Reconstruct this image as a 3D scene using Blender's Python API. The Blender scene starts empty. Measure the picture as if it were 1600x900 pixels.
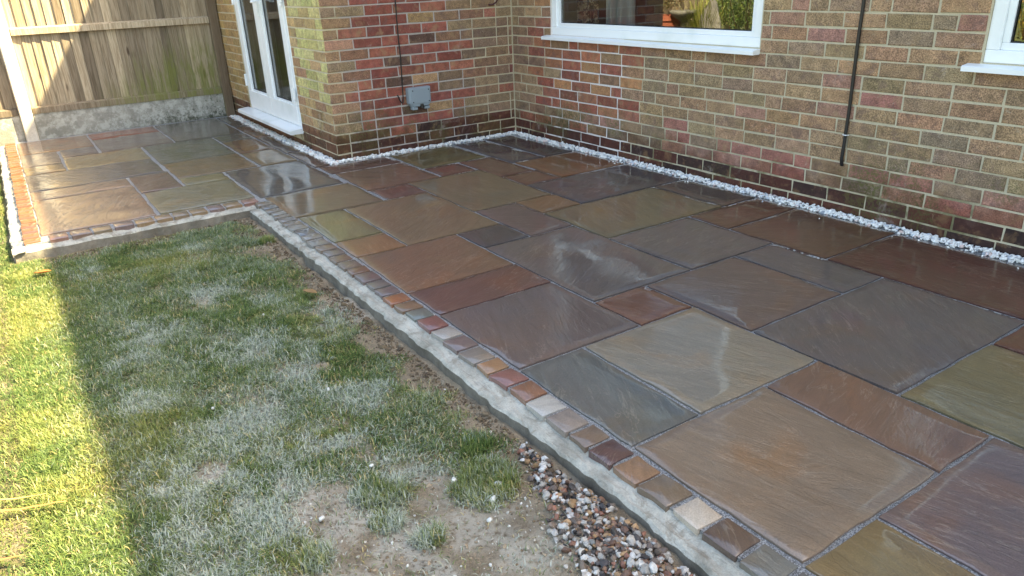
import bpy, bmesh, math, random
import numpy as np
from mathutils import Vector, Matrix, noise as mnoise

random.seed(7)
rng = np.random.default_rng(11)
scene = bpy.context.scene
COL = scene.collection

# ------------------------------------------------------------------ camera
CAM = (5.383, -3.523, 1.25)
RIGHT = Vector((0.55553105, 0.83061514, -0.03825879))
DOWN = Vector((0.30211079, -0.2444971, -0.92138496))
FWD = Vector((-0.77467046, 0.50029956, -0.38676353))
FPX = 1167.07
cd = bpy.data.cameras.new('camera')
cd.sensor_width = 36.0
cd.lens = FPX / 1600 * 36.0
cd.clip_start = 0.05
cd.clip_end = 400
cam = bpy.data.objects.new('camera', cd)
COL.objects.link(cam)
m = Matrix((RIGHT, -DOWN, -FWD)).transposed().to_4x4()
m.translation = Vector(CAM)
cam.matrix_world = m
scene.camera = cam

# ------------------------------------------------------------------ sky and sun
SUN_DIR = Vector((0.50, 0.737, 1.0)).normalized()      # towards the sun
sun_el = math.asin(SUN_DIR.z)
w = bpy.data.worlds.new('World')
scene.world = w
w.use_nodes = True
nt = w.node_tree
bg = nt.nodes['Background']
sky = nt.nodes.new('ShaderNodeTexSky')
sky.sky_type = 'NISHITA'
sky.sun_disc = False
sky.sun_elevation = sun_el
sky.sun_rotation = math.atan2(SUN_DIR.x, SUN_DIR.y)
sky.air_density = 1.0
sky.dust_density = 2.5
sky.ozone_density = 0.6
tintn = nt.nodes.new('ShaderNodeMix')
tintn.data_type = 'RGBA'
tintn.blend_type = 'MULTIPLY'
tintn.inputs[0].default_value = 1.0
tintn.inputs[7].default_value = (1.0, 0.93, 0.80, 1)
nt.links.new(sky.outputs[0], tintn.inputs[6])
nt.links.new(tintn.outputs[2], bg.inputs[0])
bg.inputs[1].default_value = 0.14
sl = bpy.data.lights.new('sun', 'SUN')
sl.energy = 5.0
sl.angle = math.radians(0.55)
sl.color = (1.0, 0.84, 0.50)
so = bpy.data.objects.new('sun', sl)
COL.objects.link(so)
so.location = (6, 8, 12)
so.rotation_euler = SUN_DIR.to_track_quat('Z', 'Y').to_euler()
vs = scene.view_settings
vs.view_transform = 'Standard'
vs.look = 'None'
vs.gamma = 1.0
vs.use_curve_mapping = False
vs.exposure = 2.35
scene.render.engine = 'CYCLES'
scene.cycles.max_bounces = 8

# ------------------------------------------------------------------ helpers
def s2l(c):
    return tuple(((v / 255) / 12.92 if v / 255 <= 0.04045 else ((v / 255 + 0.055) / 1.055) ** 2.4) for v in c)

def project(p):
    d = Vector(p) - Vector(CAM)
    z = d.dot(FWD)
    if z < 0.05:
        return None
    return 800 + FPX * d.dot(RIGHT) / z, 450 + FPX * d.dot(DOWN) / z

def in_frame(p, mg=15):
    q = project(p)
    return q is not None and -mg < q[0] < 1600 + mg and -mg < q[1] < 900 + mg

def link(o, parent=None):
    COL.objects.link(o)
    if parent is not None:
        o.parent = parent
    return o

def tag(o, label=None, cat=None, group=None, kind=None):
    if label: o['label'] = label
    if cat: o['category'] = cat
    if group: o['group'] = group
    if kind: o['kind'] = kind
    return o

def empty(name, loc=(0, 0, 0), parent=None):
    o = bpy.data.objects.new(name, None)
    o.location = loc
    o.empty_display_size = 0.1
    return link(o, parent)

def mesh_obj(name, verts, faces, mat, parent=None, loc=(0, 0, 0), smooth=False, tint=None):
    me = bpy.data.meshes.new(name)
    me.from_pydata([tuple(v) for v in verts], [], [tuple(f) for f in faces])
    if smooth:
        me.polygons.foreach_set('use_smooth', [True] * len(me.polygons))
    if tint is not None:
        a = me.attributes.new('tint', 'FLOAT_COLOR', 'POINT')
        t = np.asarray(tint, dtype=np.float32)
        if t.ndim == 1:
            t = np.tile(t, (len(me.vertices), 1))
        a.data.foreach_set('color', t.ravel())
    me.update()
    if mat is not None:
        me.materials.append(mat)
    o = bpy.data.objects.new(name, me)
    o.location = loc
    return link(o, parent)

class MB:
    """collects shapes into one mesh"""
    def __init__(s):
        s.v = []; s.f = []; s.t = []
    def add(s, v, f, t=None):
        b = len(s.v)
        s.v += [tuple(p) for p in v]
        s.f += [tuple(i + b for i in q) for q in f]
        if t is not None:
            s.t += [t] * len(v)
    def box(s, a, b, bev=0.0, t=None):
        x0, y0, z0 = a; x1, y1, z1 = b
        if bev <= 0:
            v = [(x0,y0,z0),(x1,y0,z0),(x1,y1,z0),(x0,y1,z0),(x0,y0,z1),(x1,y0,z1),(x1,y1,z1),(x0,y1,z1)]
            f = [(0,3,2,1),(4,5,6,7),(0,1,5,4),(1,2,6,5),(2,3,7,6),(3,0,4,7)]
            s.add(v, f, t); return
        bm = bmesh.new()
        bmesh.ops.create_cube(bm, size=1)
        for q in bm.verts:
            q.co = Vector(((x0+x1)/2 + q.co.x*(x1-x0), (y0+y1)/2 + q.co.y*(y1-y0), (z0+z1)/2 + q.co.z*(z1-z0)))
        bmesh.ops.bevel(bm, geom=bm.edges[:], offset=bev, segments=2, affect='EDGES', profile=0.5)
        bm.verts.index_update()
        s.add([q.co[:] for q in bm.verts], [[q.index for q in f.verts] for f in bm.faces], t)
        bm.free()
    def tube(s, pts, r, n=8, t=None, cap=True):
        pts = [Vector(p) for p in pts]
        rings = []
        ref = Vector((0.13, 0.27, 0.95))
        for i, p in enumerate(pts):
            d = (pts[min(i+1, len(pts)-1)] - pts[max(i-1, 0)]).normalized()
            a = d.cross(ref)
            if a.length < 0.05: a = d.cross(Vector((1, 0, 0)))
            a.normalize(); b = d.cross(a)
            rr = r[i] if hasattr(r, '__len__') else r
            rings.append([p + (a*math.cos(k*2*math.pi/n) + b*math.sin(k*2*math.pi/n))*rr for k in range(n)])
        v = [q for ring in rings for q in ring]
        f = []
        for i in range(len(pts)-1):
            for k in range(n):
                f.append((i*n+k, i*n+(k+1)%n, (i+1)*n+(k+1)%n, (i+1)*n+k))
        if cap:
            f.append(tuple(range(n-1, -1, -1)))
            f.append(tuple((len(pts)-1)*n + k for k in range(n)))
        s.add(v, f, t)
    def lathe(s, prof, c=(0,0,0), n=20, t=None):
        v = []; f = []
        for (r, z) in prof:
            for k in range(n):
                a = 2*math.pi*k/n
                v.append((c[0]+r*math.cos(a), c[1]+r*math.sin(a), c[2]+z))
        for i in range(len(prof)-1):
            for k in range(n):
                f.append((i*n+k, i*n+(k+1)%n, (i+1)*n+(k+1)%n, (i+1)*n+k))
        s.add(v, f, t)
    def build(s, name, mat, parent=None, loc=(0,0,0), smooth=False):
        v = [(p[0]-loc[0], p[1]-loc[1], p[2]-loc[2]) for p in s.v]
        return mesh_obj(name, v, s.f, mat, parent, loc, smooth, np.array(s.t) if s.t else None)

def vnoise(x, y, seed=0):
    """vectorised 2-D value noise in 0..1"""
    x = np.asarray(x, float); y = np.asarray(y, float)
    xi = np.floor(x).astype(np.int64); yi = np.floor(y).astype(np.int64)
    fx = x - xi; fy = y - yi
    fx = fx*fx*(3-2*fx); fy = fy*fy*(3-2*fy)
    def h(a, b):
        n = (a*374761393 + b*668265263 + seed*1442695041) & 0x7fffffff
        n = ((n ^ (n >> 13)) * 1274126177) & 0x7fffffff
        return ((n ^ (n >> 16)) & 0xffff) / 65535.0
    return (h(xi,yi)*(1-fx)+h(xi+1,yi)*fx)*(1-fy) + (h(xi,yi+1)*(1-fx)+h(xi+1,yi+1)*fx)*fy

def fbm(x, y, seed=0, o=4):
    r = 0; a = 0.5; t = 0
    for i in range(o):
        r = r + a*vnoise(np.asarray(x)*2**i, np.asarray(y)*2**i, seed+i*17); t += a; a *= 0.5
    return r/t

# ------------------------------------------------------------------ materials
class Mat:
    def __init__(s, name):
        s.m = bpy.data.materials.new(name)
        s.m.use_nodes = True
        s.n = s.m.node_tree.nodes; s.l = s.m.node_tree.links
        s.b = s.n['Principled BSDF']
    def new(s, t, **k):
        q = s.n.new(t)
        for a, v in k.items(): setattr(q, a, v)
        return q
    def set(s, **k):
        for a, v in k.items(): s.b.inputs[a.replace('_', ' ')].default_value = v
    def lk(s, a, b): s.l.new(a, b)
    def noise(s, vec, scale, detail=4, rough=0.55, dist=0.0, w=None):
        q = s.new('ShaderNodeTexNoise')
        if w is not None:
            q.noise_dimensions = '4D'; s.lk(w, q.inputs['W'])
        q.inputs['Scale'].default_value = scale; q.inputs['Detail'].default_value = detail
        q.inputs['Roughness'].default_value = rough; q.inputs['Distortion'].default_value = dist
        if vec is not None: s.lk(vec, q.inputs['Vector'])
        return q.outputs[0]
    def ramp(s, fac, stops, interp='LINEAR'):
        q = s.new('ShaderNodeValToRGB')
        q.color_ramp.interpolation = interp
        e = q.color_ramp.elements
        while len(e) < len(stops): e.new(0.5)
        for i, (p, c) in enumerate(stops):
            e[i].position = p
            e[i].color = (c, c, c, 1) if not hasattr(c, '__len__') else (*c[:3], 1)
        s.lk(fac, q.inputs[0]); return q.outputs[0]
    def mix(s, fac, a, b, mode='MIX'):
        q = s.new('ShaderNodeMix', data_type='RGBA', blend_type=mode)
        for sock, v in ((0, fac), (6, a), (7, b)):
            if hasattr(v, 'is_output'): s.lk(v, q.inputs[sock])
            elif sock == 0: q.inputs[0].default_value = v
            else: q.inputs[sock].default_value = (*v[:3], 1)
        return q.outputs[2]
    def math(s, op, a, b=0.0, clamp=False):
        q = s.new('ShaderNodeMath', operation=op); q.use_clamp = clamp
        for i, v in enumerate((a, b)):
            if hasattr(v, 'is_output'): s.lk(v, q.inputs[i])
            else: q.inputs[i].default_value = v
        return q.outputs[0]
    def pos(s): return s.new('ShaderNodeNewGeometry').outputs['Position']
    def sep(s, v):
        q = s.new('ShaderNodeSeparateXYZ'); s.lk(v, q.inputs[0]); return q.outputs
    def mapping(s, v, scale=(1,1,1), rot=(0,0,0), loc=(0,0,0)):
        q = s.new('ShaderNodeMapping'); s.lk(v, q.inputs[0])
        q.inputs['Scale'].default_value = scale; q.inputs['Rotation'].default_value = rot; q.inputs['Location'].default_value = loc
        return q.outputs[0]
    def attr(s, name='tint'):
        q = s.new('ShaderNodeAttribute'); q.attribute_name = name; return q
    def bump(s, h, strength=0.3, dist=0.01, to='Normal'):
        q = s.new('ShaderNodeBump'); q.inputs['Strength'].default_value = strength; q.inputs['Distance'].default_value = dist
        s.lk(h, q.inputs['Height']); s.lk(q.outputs[0], s.b.inputs[to]); return q
    def band(s, v, a, b, c, d):
        """0 below a, 1 from b to c, 0 above d"""
        return s.ramp_range(v, a, b, c, d)
    def smooth(s, v, a, b):
        q = s.new('ShaderNodeMapRange'); q.interpolation_type = 'SMOOTHSTEP'
        s.lk(v, q.inputs[0]); q.inputs[1].default_value = a; q.inputs[2].default_value = b
        return q.outputs[0]

def plain(name, col, rough=0.5, **k):
    M = Mat(name); M.set(Base_Color=(*col, 1), Roughness=rough, **k); return M.m

def make_brick():
    M = Mat('brick'); p = M.pos(); a = M.attr()
    x, y, z = M.sep(p)
    sp = M.noise(p, 170, 3, 0.75)
    speck = M.ramp(sp, [(0.38, 0.42), (0.50, 1.0), (0.62, 1.65)])
    amt = M.math('MULTIPLY', a.outputs['Alpha'], 0.9)
    c = M.mix(amt, a.outputs['Color'], M.mix(1.0, a.outputs['Color'], speck, 'MULTIPLY'))
    big = M.noise(p, 20, 5, 0.65)
    c = M.mix(0.9, c, M.mix(1.0, c, M.ramp(big, [(0.3, 0.62), (0.5, 1.0), (0.72, 1.36)]), 'MULTIPLY'))
    hue = M.noise(p, 13, 4, 0.6, 0.4)
    c = M.mix(M.math('MULTIPLY', M.smooth(hue, 0.52, 0.70), 0.55), c, s2l((160, 132, 98)))
    c = M.mix(M.math('MULTIPLY', M.smooth(hue, 0.46, 0.32), 0.45), c, s2l((112, 88, 82)))
    smear = M.smooth(M.noise(p, 34, 5, 0.75, 0.8), 0.60, 0.70)
    c = M.mix(M.math('MULTIPLY', smear, 0.40), c, s2l((196, 186, 164)))
    # lichen / green algae patches
    al = M.noise(p, 2.6, 5, 0.62)
    patch = M.smooth(al, 0.49, 0.64)
    low = M.smooth(M.math('ADD', z, M.math('MULTIPLY', al, 0.5)), 0.85, 0.40)
    g = M.math('MULTIPLY', patch, M.math('ADD', M.math('MULTIPLY', low, 1.1), 0.12))
    fine = M.smooth(M.noise(p, 90, 4, 0.7), 0.40, 0.62)
    c = M.mix(M.math('MULTIPLY', g, fine), c, s2l((98, 94, 52)))
    dmp = M.smooth(M.math('ADD', z, M.math('MULTIPLY', M.noise(p, 6, 5, 0.65), -0.42)), 0.02, -0.08)
    c = M.mix(M.math('MULTIPLY', dmp, 0.8), c, M.mix(1.0, c, (0.56, 0.44, 0.36), 'MULTIPLY'))
    # lime bloom (efflorescence)
    ef = M.smooth(M.noise(p, 5.5, 5, 0.7, 0.6), 0.60, 0.74)
    c = M.mix(M.math('MULTIPLY', ef, 0.30), c, s2l((196, 184, 176)))
    M.lk(c, M.b.inputs['Base Color'])
    M.set(Roughness=0.85)
    M.bump(M.math('ADD', M.math('MULTIPLY', sp, 0.5), big), 0.55, 0.006)
    return M.m

def make_mortar():
    M = Mat('mortar'); p = M.pos(); x, y, z = M.sep(p)
    n = M.noise(p, 3.0, 5, 0.6)
    f = M.noise(p, 160, 3, 0.7)
    c = M.mix(n, s2l((182, 170, 142)), s2l((210, 200, 174)))
    # repointed pale area under the window
    nx = M.math('ADD', x, M.math('MULTIPLY', n, 0.5))
    rep = M.math('MULTIPLY', M.smooth(nx, 0.60, 0.85), M.smooth(nx, 1.75, 1.55))
    rep = M.math('MULTIPLY', rep, M.smooth(y, 0.0, 0.03))
    c = M.mix(rep, c, s2l((226, 220, 216)))
    # grey cement on the return wall
    ry = M.math('ADD', y, M.math('MULTIPLY', n, 0.4))
    ret = M.math('MULTIPLY', M.smooth(ry, -1.28, -1.18), M.smooth(ry, -0.10, -0.22))
    c = M.mix(ret, c, s2l((182, 174, 168)))
    mo = M.math('MULTIPLY', M.smooth(M.noise(p, 5, 5, 0.65), 0.47, 0.62), M.smooth(z, 0.42, 0.10))
    c = M.mix(M.math('MULTIPLY', mo, 0.8), c, s2l((96, 92, 52)))
    c = M.mix(0.6, c, M.mix(1.0, c, M.ramp(f, [(0.3, 0.75), (0.7, 1.2)]), 'MULTIPLY'))
    M.lk(c, M.b.inputs['Base Color']); M.set(Roughness=0.95)
    M.bump(f, 0.6, 0.004)
    return M.m

def make_slab(name='wet_sandstone', RIV=0.16, CB=0.20, CR=0.085):
    M = Mat(name)
    tc = M.new('ShaderNodeTexCoord').outputs['Object']
    oi = M.new('ShaderNodeObjectInfo'); rnd = oi.outputs['Random']
    w = M.math('MULTIPLY', rnd, 47.0)
    vr = M.new('ShaderNodeVectorRotate'); vr.rotation_type = 'Z_AXIS'
    M.lk(tc, vr.inputs['Vector'])
    M.lk(M.math('MULTIPLY', M.math('FRACT', M.math('MULTIPLY', rnd, 7.3)), 3.1416), vr.inputs['Angle'])
    gv = M.mapping(vr.outputs[0], (1, 5.5, 1))
    grain = M.noise(gv, 5.0, 6, 0.62, 0.8, w)
    cloud = M.noise(vr.outputs[0], 3.2, 4, 0.55, 0.5, w)
    fine = M.noise(tc, 220, 3, 0.7)
    base = oi.outputs['Color']
    c = M.mix(1.0, base, M.ramp(grain, [(0.25, 0.80), (0.5, 1.0), (0.75, 1.20)]), 'MULTIPLY')
    warm = M.mix(1.0, c, (1.28, 1.0, 0.72), 'MULTIPLY')
    cool = M.mix(1.0, c, (0.86, 0.97, 1.12), 'MULTIPLY')
    c = M.mix(M.smooth(cloud, 0.52, 0.74), c, warm)
    c = M.mix(M.smooth(cloud, 0.46, 0.28), c, cool)
    # thin pale veins
    vn = M.noise(gv, 2.2, 5, 0.6, 1.5, w)
    vein = M.ramp(M.math('ABSOLUTE', M.math('SUBTRACT', vn, 0.5)), [(0.0, 1.0), (0.012, 0.0)])
    vein = M.math('MULTIPLY', vein, M.smooth(cloud, 0.40, 0.62))
    c = M.mix(M.math('MULTIPLY', vein, 0.22), c, s2l((190, 176, 158)))
    c = M.mix(0.55, c, M.mix(1.0, c, M.ramp(fine, [(0.3, 0.6), (0.7, 1.4)]), 'MULTIPLY'))
    M.lk(c, M.b.inputs['Base Color'])
    # wet film: pooled water is smooth, the rest a thin uneven sheen
    wet = M.noise(M.pos(), 2.4, 5, 0.62, 0.7)
    pool = M.smooth(wet, 0.49, 0.56)
    M.lk(M.math('ADD', 0.42, M.math('MULTIPLY', fine, 0.25)), M.b.inputs['Roughness'])
    M.set(Coat_Weight=1.0)
    cr = M.math('SUBTRACT', CR, M.math('MULTIPLY', pool, CR*.85))
    M.lk(cr, M.b.inputs['Coat Roughness'])
    M.set(Coat_IOR=1.70)
    # riven laminations: terraced relief with crisp little steps
    lam = M.noise(M.mapping(vr.outputs[0], (1, 2.6, 1)), 2.6, 5, 0.55, 0.9, w)
    st = M.math('MULTIPLY', lam, 13.0)
    fr = M.math('FRACT', st)
    ter = M.math('ADD', M.math('FLOOR', st), M.smooth(fr, 0.72, 1.0))
    h = M.math('ADD', M.math('MULTIPLY', grain, 0.8), M.math('ADD', M.math('MULTIPLY', fine, 0.14), M.math('MULTIPLY', ter, RIV)))
    M.bump(h, 0.75, 0.010)
    q = M.new('ShaderNodeBump'); q.inputs['Distance'].default_value = 0.006
    M.lk(M.math('SUBTRACT', CB, M.math('MULTIPLY', pool, CB*.7)), q.inputs['Strength'])
    M.lk(M.math('ADD', grain, M.math('MULTIPLY', ter, RIV)), q.inputs['Height']); M.lk(q.outputs[0], M.b.inputs['Coat Normal'])
    return M.m

def make_joint():
    M = Mat('grit_jointing'); p = M.pos()
    f = M.noise(p, 330, 2, 0.7); g = M.noise(p, 6, 4)
    c = M.ramp(f, [(0.36, s2l((58, 62, 68))), (0.5, s2l((130, 134, 140))), (0.64, s2l((214, 216, 218)))])
    c = M.mix(M.math('MULTIPLY', g, 0.35), c, s2l((120, 108, 90)))
    M.lk(c, M.b.inputs['Base Color']); M.set(Roughness=0.55)
    M.bump(f, 0.9, 0.006)
    return M.m

def make_concrete(name, a, b, algae=False, wet=0.0):
    M = Mat(name); p = M.pos(); x, y, z = M.sep(p)
    n = M.noise(p, 7, 6, 0.65); f = M.noise(p, 190, 3, 0.7); k = M.noise(p, 32, 4, 0.65)
    c = M.mix(M.smooth(n, 0.3, 0.7), s2l(a), s2l(b))
    c = M.mix(0.5, c, M.mix(1.0, c, M.ramp(f, [(0.3, 0.7), (0.7, 1.25)]), 'MULTIPLY'))
    c = M.mix(0.5, c, M.mix(1.0, c, M.ramp(k, [(0.35, 0.78), (0.6, 1.1)]), 'MULTIPLY'))
    if name == 'edging_concrete':
        dt = M.smooth(M.noise(p, 11, 6, 0.72, 0.5), 0.50, 0.64)
        c = M.mix(M.math('MULTIPLY', dt, .55), c, s2l((112, 100, 82)))
        tr = M.smooth(M.noise(M.mapping(p, (9, 60, 9)), 2.0, 4, 0.6), 0.56, 0.66)
        c = M.mix(M.math('MULTIPLY', tr, .35), c, s2l((96, 94, 88)))
    if algae:
        s = M.smooth(M.math('ADD', M.math('MULTIPLY', z, -1.6), k), 0.34, 0.52)
        yy = M.smooth(y, -2.9, -1.9)
        s2 = M.math('MULTIPLY', s, M.math('ADD', M.math('MULTIPLY', yy, 0.8), 0.1))
        c = M.mix(s2, c, s2l((58, 62, 44)))
        spots = M.smooth(M.noise(p, 18, 5, 0.7), 0.56, 0.66)
        c = M.mix(M.math('MULTIPLY', spots, M.math('MULTIPLY', yy, 0.75)), c, s2l((70, 80, 56)))
        pale = M.smooth(M.noise(p, 14, 5, 0.7), 0.48, 0.60)
        c = M.mix(M.math('MULTIPLY', pale, 0.35), c, s2l((206, 206, 198)))
    M.lk(c, M.b.inputs['Base Color']); M.set(Roughness=0.9 - wet)
    M.bump(M.math('ADD', f, k), 0.7, 0.006)
    return M.m

def make_wood():
    M = Mat('weathered_board')
    tc = M.new('ShaderNodeTexCoord').outputs['Object']
    oi = M.new('ShaderNodeObjectInfo'); w = M.math('MULTIPLY', oi.outputs['Random'], 31.0)
    p = M.pos(); x, y, z = M.sep(p)
    gv = M.mapping(tc, (30, 30, 1.6))
    gr = M.noise(gv, 1.6, 5, 0.6, 1.6, w)
    fib = M.noise(M.mapping(tc, (90, 90, 2.2)), 2.2, 4, 0.6, 0.3, w)
    tone = M.mix(oi.outputs['Random'], s2l((116, 104, 88)), s2l((194, 178, 152)))
    c = M.mix(M.smooth(gr, 0.36, 0.62), M.mix(1.0, tone, (0.62, 0.58, 0.52), 'MULTIPLY'), tone)
    c = M.mix(0.6, c, M.mix(1.0, c, M.ramp(fib, [(0.3, 0.7), (0.7, 1.25)]), 'MULTIPLY'))
    vo = M.new('ShaderNodeTexVoronoi'); vo.voronoi_dimensions = '4D'
    M.lk(M.mapping(tc, (11, 11, 3.2)), vo.inputs['Vector']); M.lk(w, vo.inputs['W']); vo.inputs['Scale'].default_value = 1.0
    kn = M.smooth(vo.outputs['Distance'], 0.20, 0.08)
    c = M.mix(M.math('MULTIPLY', kn, 0.85), c, s2l((66, 48, 34)))
    # green algae rising from the foot of the boards, strongest by the house
    an = M.noise(M.mapping(p, (1, 7, 1.4)), 2.0, 4, 0.6)
    hgt = M.math('ADD', M.math('MULTIPLY', M.smooth(y, -3.0, -1.7), 0.42), M.math('MULTIPLY', an, 0.5))
    al = M.smooth(M.math('SUBTRACT', z, hgt), 0.28, -0.12)
    al = M.math('MULTIPLY', M.math('MULTIPLY', al, M.smooth(y, -3.0, -2.3)), M.smooth(y, -1.640, -1.650))
    al = M.math('MULTIPLY', al, M.math('ADD', .25, M.math('MULTIPLY', M.smooth(M.noise(M.mapping(p, (1, 14, 2.2)), 2.2, 5, 0.65), 0.40, 0.60), .75)))
    c = M.mix(M.math('MULTIPLY', al, 0.8), c, s2l((116, 120, 56)))
    dk = M.smooth(y, -1.650, -1.640)
    c = M.mix(M.math('MULTIPLY', dk, .6), c, s2l((92, 74, 54)))
    M.lk(c, M.b.inputs['Base Color']); M.set(Roughness=0.85)
    M.bump(M.math('ADD', gr, M.math('MULTIPLY', fib, 0.6)), 0.5, 0.006)
    return M.m

def make_upvc():
    M = Mat('white_upvc'); p = M.pos()
    n = M.noise(p, 5, 3, 0.5)
    c = M.mix(M.smooth(n, 0.45, 0.80), s2l((240, 243, 244)), s2l((222, 228, 227)))
    sp = M.smooth(M.noise(p, 70, 4, 0.7), 0.68, 0.76)
    c = M.mix(M.math('MULTIPLY', sp, 0.5), c, s2l((140, 146, 140)))
    M.lk(c, M.b.inputs['Base Color']); M.set(Roughness=0.28)
    return M.m

def make_glass():
    M = Mat('window_glass')
    out = M.n['Material Output']
    tr = M.new('ShaderNodeBsdfTransparent'); tr.inputs[0].default_value = (0.90, 0.93, 0.92, 1)
    gl = M.new('ShaderNodeBsdfGlossy'); gl.inputs['Roughness'].default_value = 0.0
    gl.inputs['Color'].default_value = (0.95, 0.97, 0.97, 1)
    fr = M.new('ShaderNodeFresnel'); fr.inputs['IOR'].default_value = 2.5
    mx = M.new('ShaderNodeMixShader')
    nb = M.new('ShaderNodeBump'); nb.inputs['Strength'].default_value = 0.015; nb.inputs['Distance'].default_value = 0.02
    M.lk(M.noise(M.pos(), 3.0, 2), nb.inputs['Height']); M.lk(nb.outputs[0], gl.inputs['Normal'])
    M.lk(fr.outputs[0], mx.inputs[0]); M.lk(tr.outputs[0], mx.inputs[1]); M.lk(gl.outputs[0], mx.inputs[2])
    M.lk(mx.outputs[0], out.inputs[0])
    return M.m

def make_soil():
    M = Mat('soil'); p = M.pos(); x, y, z = M.sep(p)
    n = M.noise(p, 4.0, 6, 0.65); f = M.noise(p, 240, 4, 0.75); k = M.noise(p, 55, 4, 0.65)
    c = M.mix(M.smooth(n, 0.30, 0.60), s2l((126, 112, 92)), s2l((164, 148, 124)))
    c = M.mix(0.75, c, M.mix(1.0, c, M.ramp(f, [(0.3, 0.55), (0.7, 1.4)]), 'MULTIPLY'))
    c = M.mix(0.5, c, M.mix(1.0, c, M.ramp(k, [(0.35, 0.7), (0.65, 1.2)]), 'MULTIPLY'))
    tu = M.attr('turf')
    c = M.mix(M.math('MULTIPLY', tu.outputs['Fac'], .75), c, M.mix(k, s2l((62, 66, 36)), s2l((118, 112, 64))))
    d = M.attr('dust')
    dm = M.math('MULTIPLY', d.outputs['Fac'], M.smooth(k, 0.30, 0.55))
    c = M.mix(M.math('MULTIPLY', dm, .8), c, s2l((204, 198, 184)))
    M.lk(c, M.b.inputs['Base Color']); M.set(Roughness=0.95)
    M.bump(M.math('ADD', f, k), 0.9, 0.012)
    return M.m

def make_tinted(name, rough=0.7, mott=0.4, scale=60, bump=0.3, trans=0.0, coat=0.0):
    M = Mat(name); a = M.attr(); p = M.pos()
    n = M.noise(p, scale, 4, 0.65)
    c = M.mix(mott, a.outputs['Color'], M.mix(1.0, a.outputs['Color'], M.ramp(n, [(0.3, 0.6), (0.7, 1.4)]), 'MULTIPLY'))
    M.lk(c, M.b.inputs['Base Color']); M.set(Roughness=rough, Coat_Weight=coat)
    if bump: M.bump(n, bump, 0.004)
    if trans:
        out = M.n['Material Output']
        t = M.new('ShaderNodeBsdfTranslucent'); M.lk(c, t.inputs[0])
        mx = M.new('ShaderNodeMixShader'); mx.inputs[0].default_value = trans
        M.lk(M.b.outputs[0], mx.inputs[1]); M.lk(t.outputs[0], mx.inputs[2]); M.lk(mx.outputs[0], out.inputs[0])
    return M.m

def make_floral():
    M = Mat('floral_print'); tc = M.new('ShaderNodeTexCoord').outputs['Object']
    n = M.noise(tc, 14, 3, 0.6, 1.2); n2 = M.noise(tc, 42, 3, 0.6, 0.8)
    c = M.ramp(n, [(0.40, s2l((30, 26, 28))), (0.44, s2l((92, 44, 48))), (0.50, s2l((196, 176, 150))), (0.62, s2l((206, 190, 168)))], 'CONSTANT')
    c = M.mix(M.smooth(n2, 0.50, 0.56), c, M.mix(1.0, c, (0.45, 0.42, 0.40), 'MULTIPLY'))
    M.lk(c, M.b.inputs['Base Color']); M.set(Roughness=0.9)
    return M.m

BRICK = make_brick(); MORTAR = make_mortar(); SLAB = make_slab(); RIVEN = make_slab('wet_riven_sandstone', 0.34, 0.85, 0.05); JOINT = make_joint()
HAUNCH = make_concrete('edging_concrete', (148, 146, 136), (192, 190, 180))
DAMP = make_concrete('damp_concrete', (96, 90, 80), (136, 130, 118))
POSTC = make_concrete('post_concrete', (196, 190, 176), (214, 208, 196))
GBOARD = make_concrete('gravel_board_concrete', (138, 136, 126), (176, 174, 164), algae=True)
WOOD = make_wood(); UPVC = make_upvc(); GLASS = make_glass(); SOIL = make_soil()
GRASS = make_tinted('grass_blade', 0.55, 0.25, 25, 0, 0.30)
LEAF = make_tinted('leaf', 0.5, 0.3, 30, 0, 0.25)
STONE = make_tinted('pebble', 0.5, 0.55, 90, 0.4)
WSTONE = make_tinted('white_pebble', 0.45, 0.3, 60, 0.3)
CLOD = make_tinted('soil_clod', 0.95, 0.7, 120, 0.8)
BLACK = plain('black_plastic', (0.012, 0.012, 0.013), 0.4)
WIRE = plain('maroon_wire', s2l((70, 28, 34)), 0.45)
GREYP = plain('grey_plastic', s2l((142, 154, 162)), 0.42)
DARKRUB = plain('rubber_gasket', (0.02, 0.02, 0.022), 0.6)
ROOM = plain('room_plaster', s2l((120, 112, 106)), 0.9)
NET = plain('white_curtain', s2l((214, 220, 226)), 0.9)
FLORAL = make_floral()
ROOFM = plain('roof_tile', s2l((96, 70, 60)), 0.85)
TERRA = plain('terracotta', s2l((176, 104, 82)), 0.85)
BSTONE = make_concrete('bird_bath_stone', (120, 118, 114), (150, 148, 142))
METAL = plain('steel', (0.5, 0.5, 0.5), 0.35, Metallic=1.0)

# ------------------------------------------------------------------ ground and lawn soil
LZ = -0.072
DUST = [(3.11,-3.11,.17),(3.41,-3.41,.2),(3.6,-3.5,.2),(3.59,-3.18,.2),(3.79,-3.16,.16),(3.73,-2.84,.12),(1.21,-3.39,.07),(1.17,-2.86,.07),(2.96,-2.89,.1),(3.26,-2.79,.08),(3.38,-3.21,.15),(3.41,-2.96,.12),(3.9,-3.0,.25),(4.15,-2.85,.2),(2.6,-3.0,.15),(1.9,-2.95,.12),(2.2,-3.25,.14)]
BARE = [(3.98,-2.81,.13),(4.19,-2.72,.22),(3.95,-3.03,.16),(2.89,-2.53,.08),(1.48,-2.56,.11),(3.35,-3.28,.045),(2.92,-2.79,.035),(3.85,-2.79,.09),(3.70,-3.05,.09),(4.3,-2.95,.25),(4.1,-3.1,.18),(2.3,-2.52,.07),(3.25,-2.55,.07),(4.3,-2.6,.25),(4.05,-2.55,.15)]
TUFT = [(3.89,-2.67,.075),(3.98,-2.90,.04),(3.88,-3.16,.045),(3.74,-2.92,.07),(1.34,-2.50,.055),(3.86,-2.96,.04),(3.72,-2.60,.05)]
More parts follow.
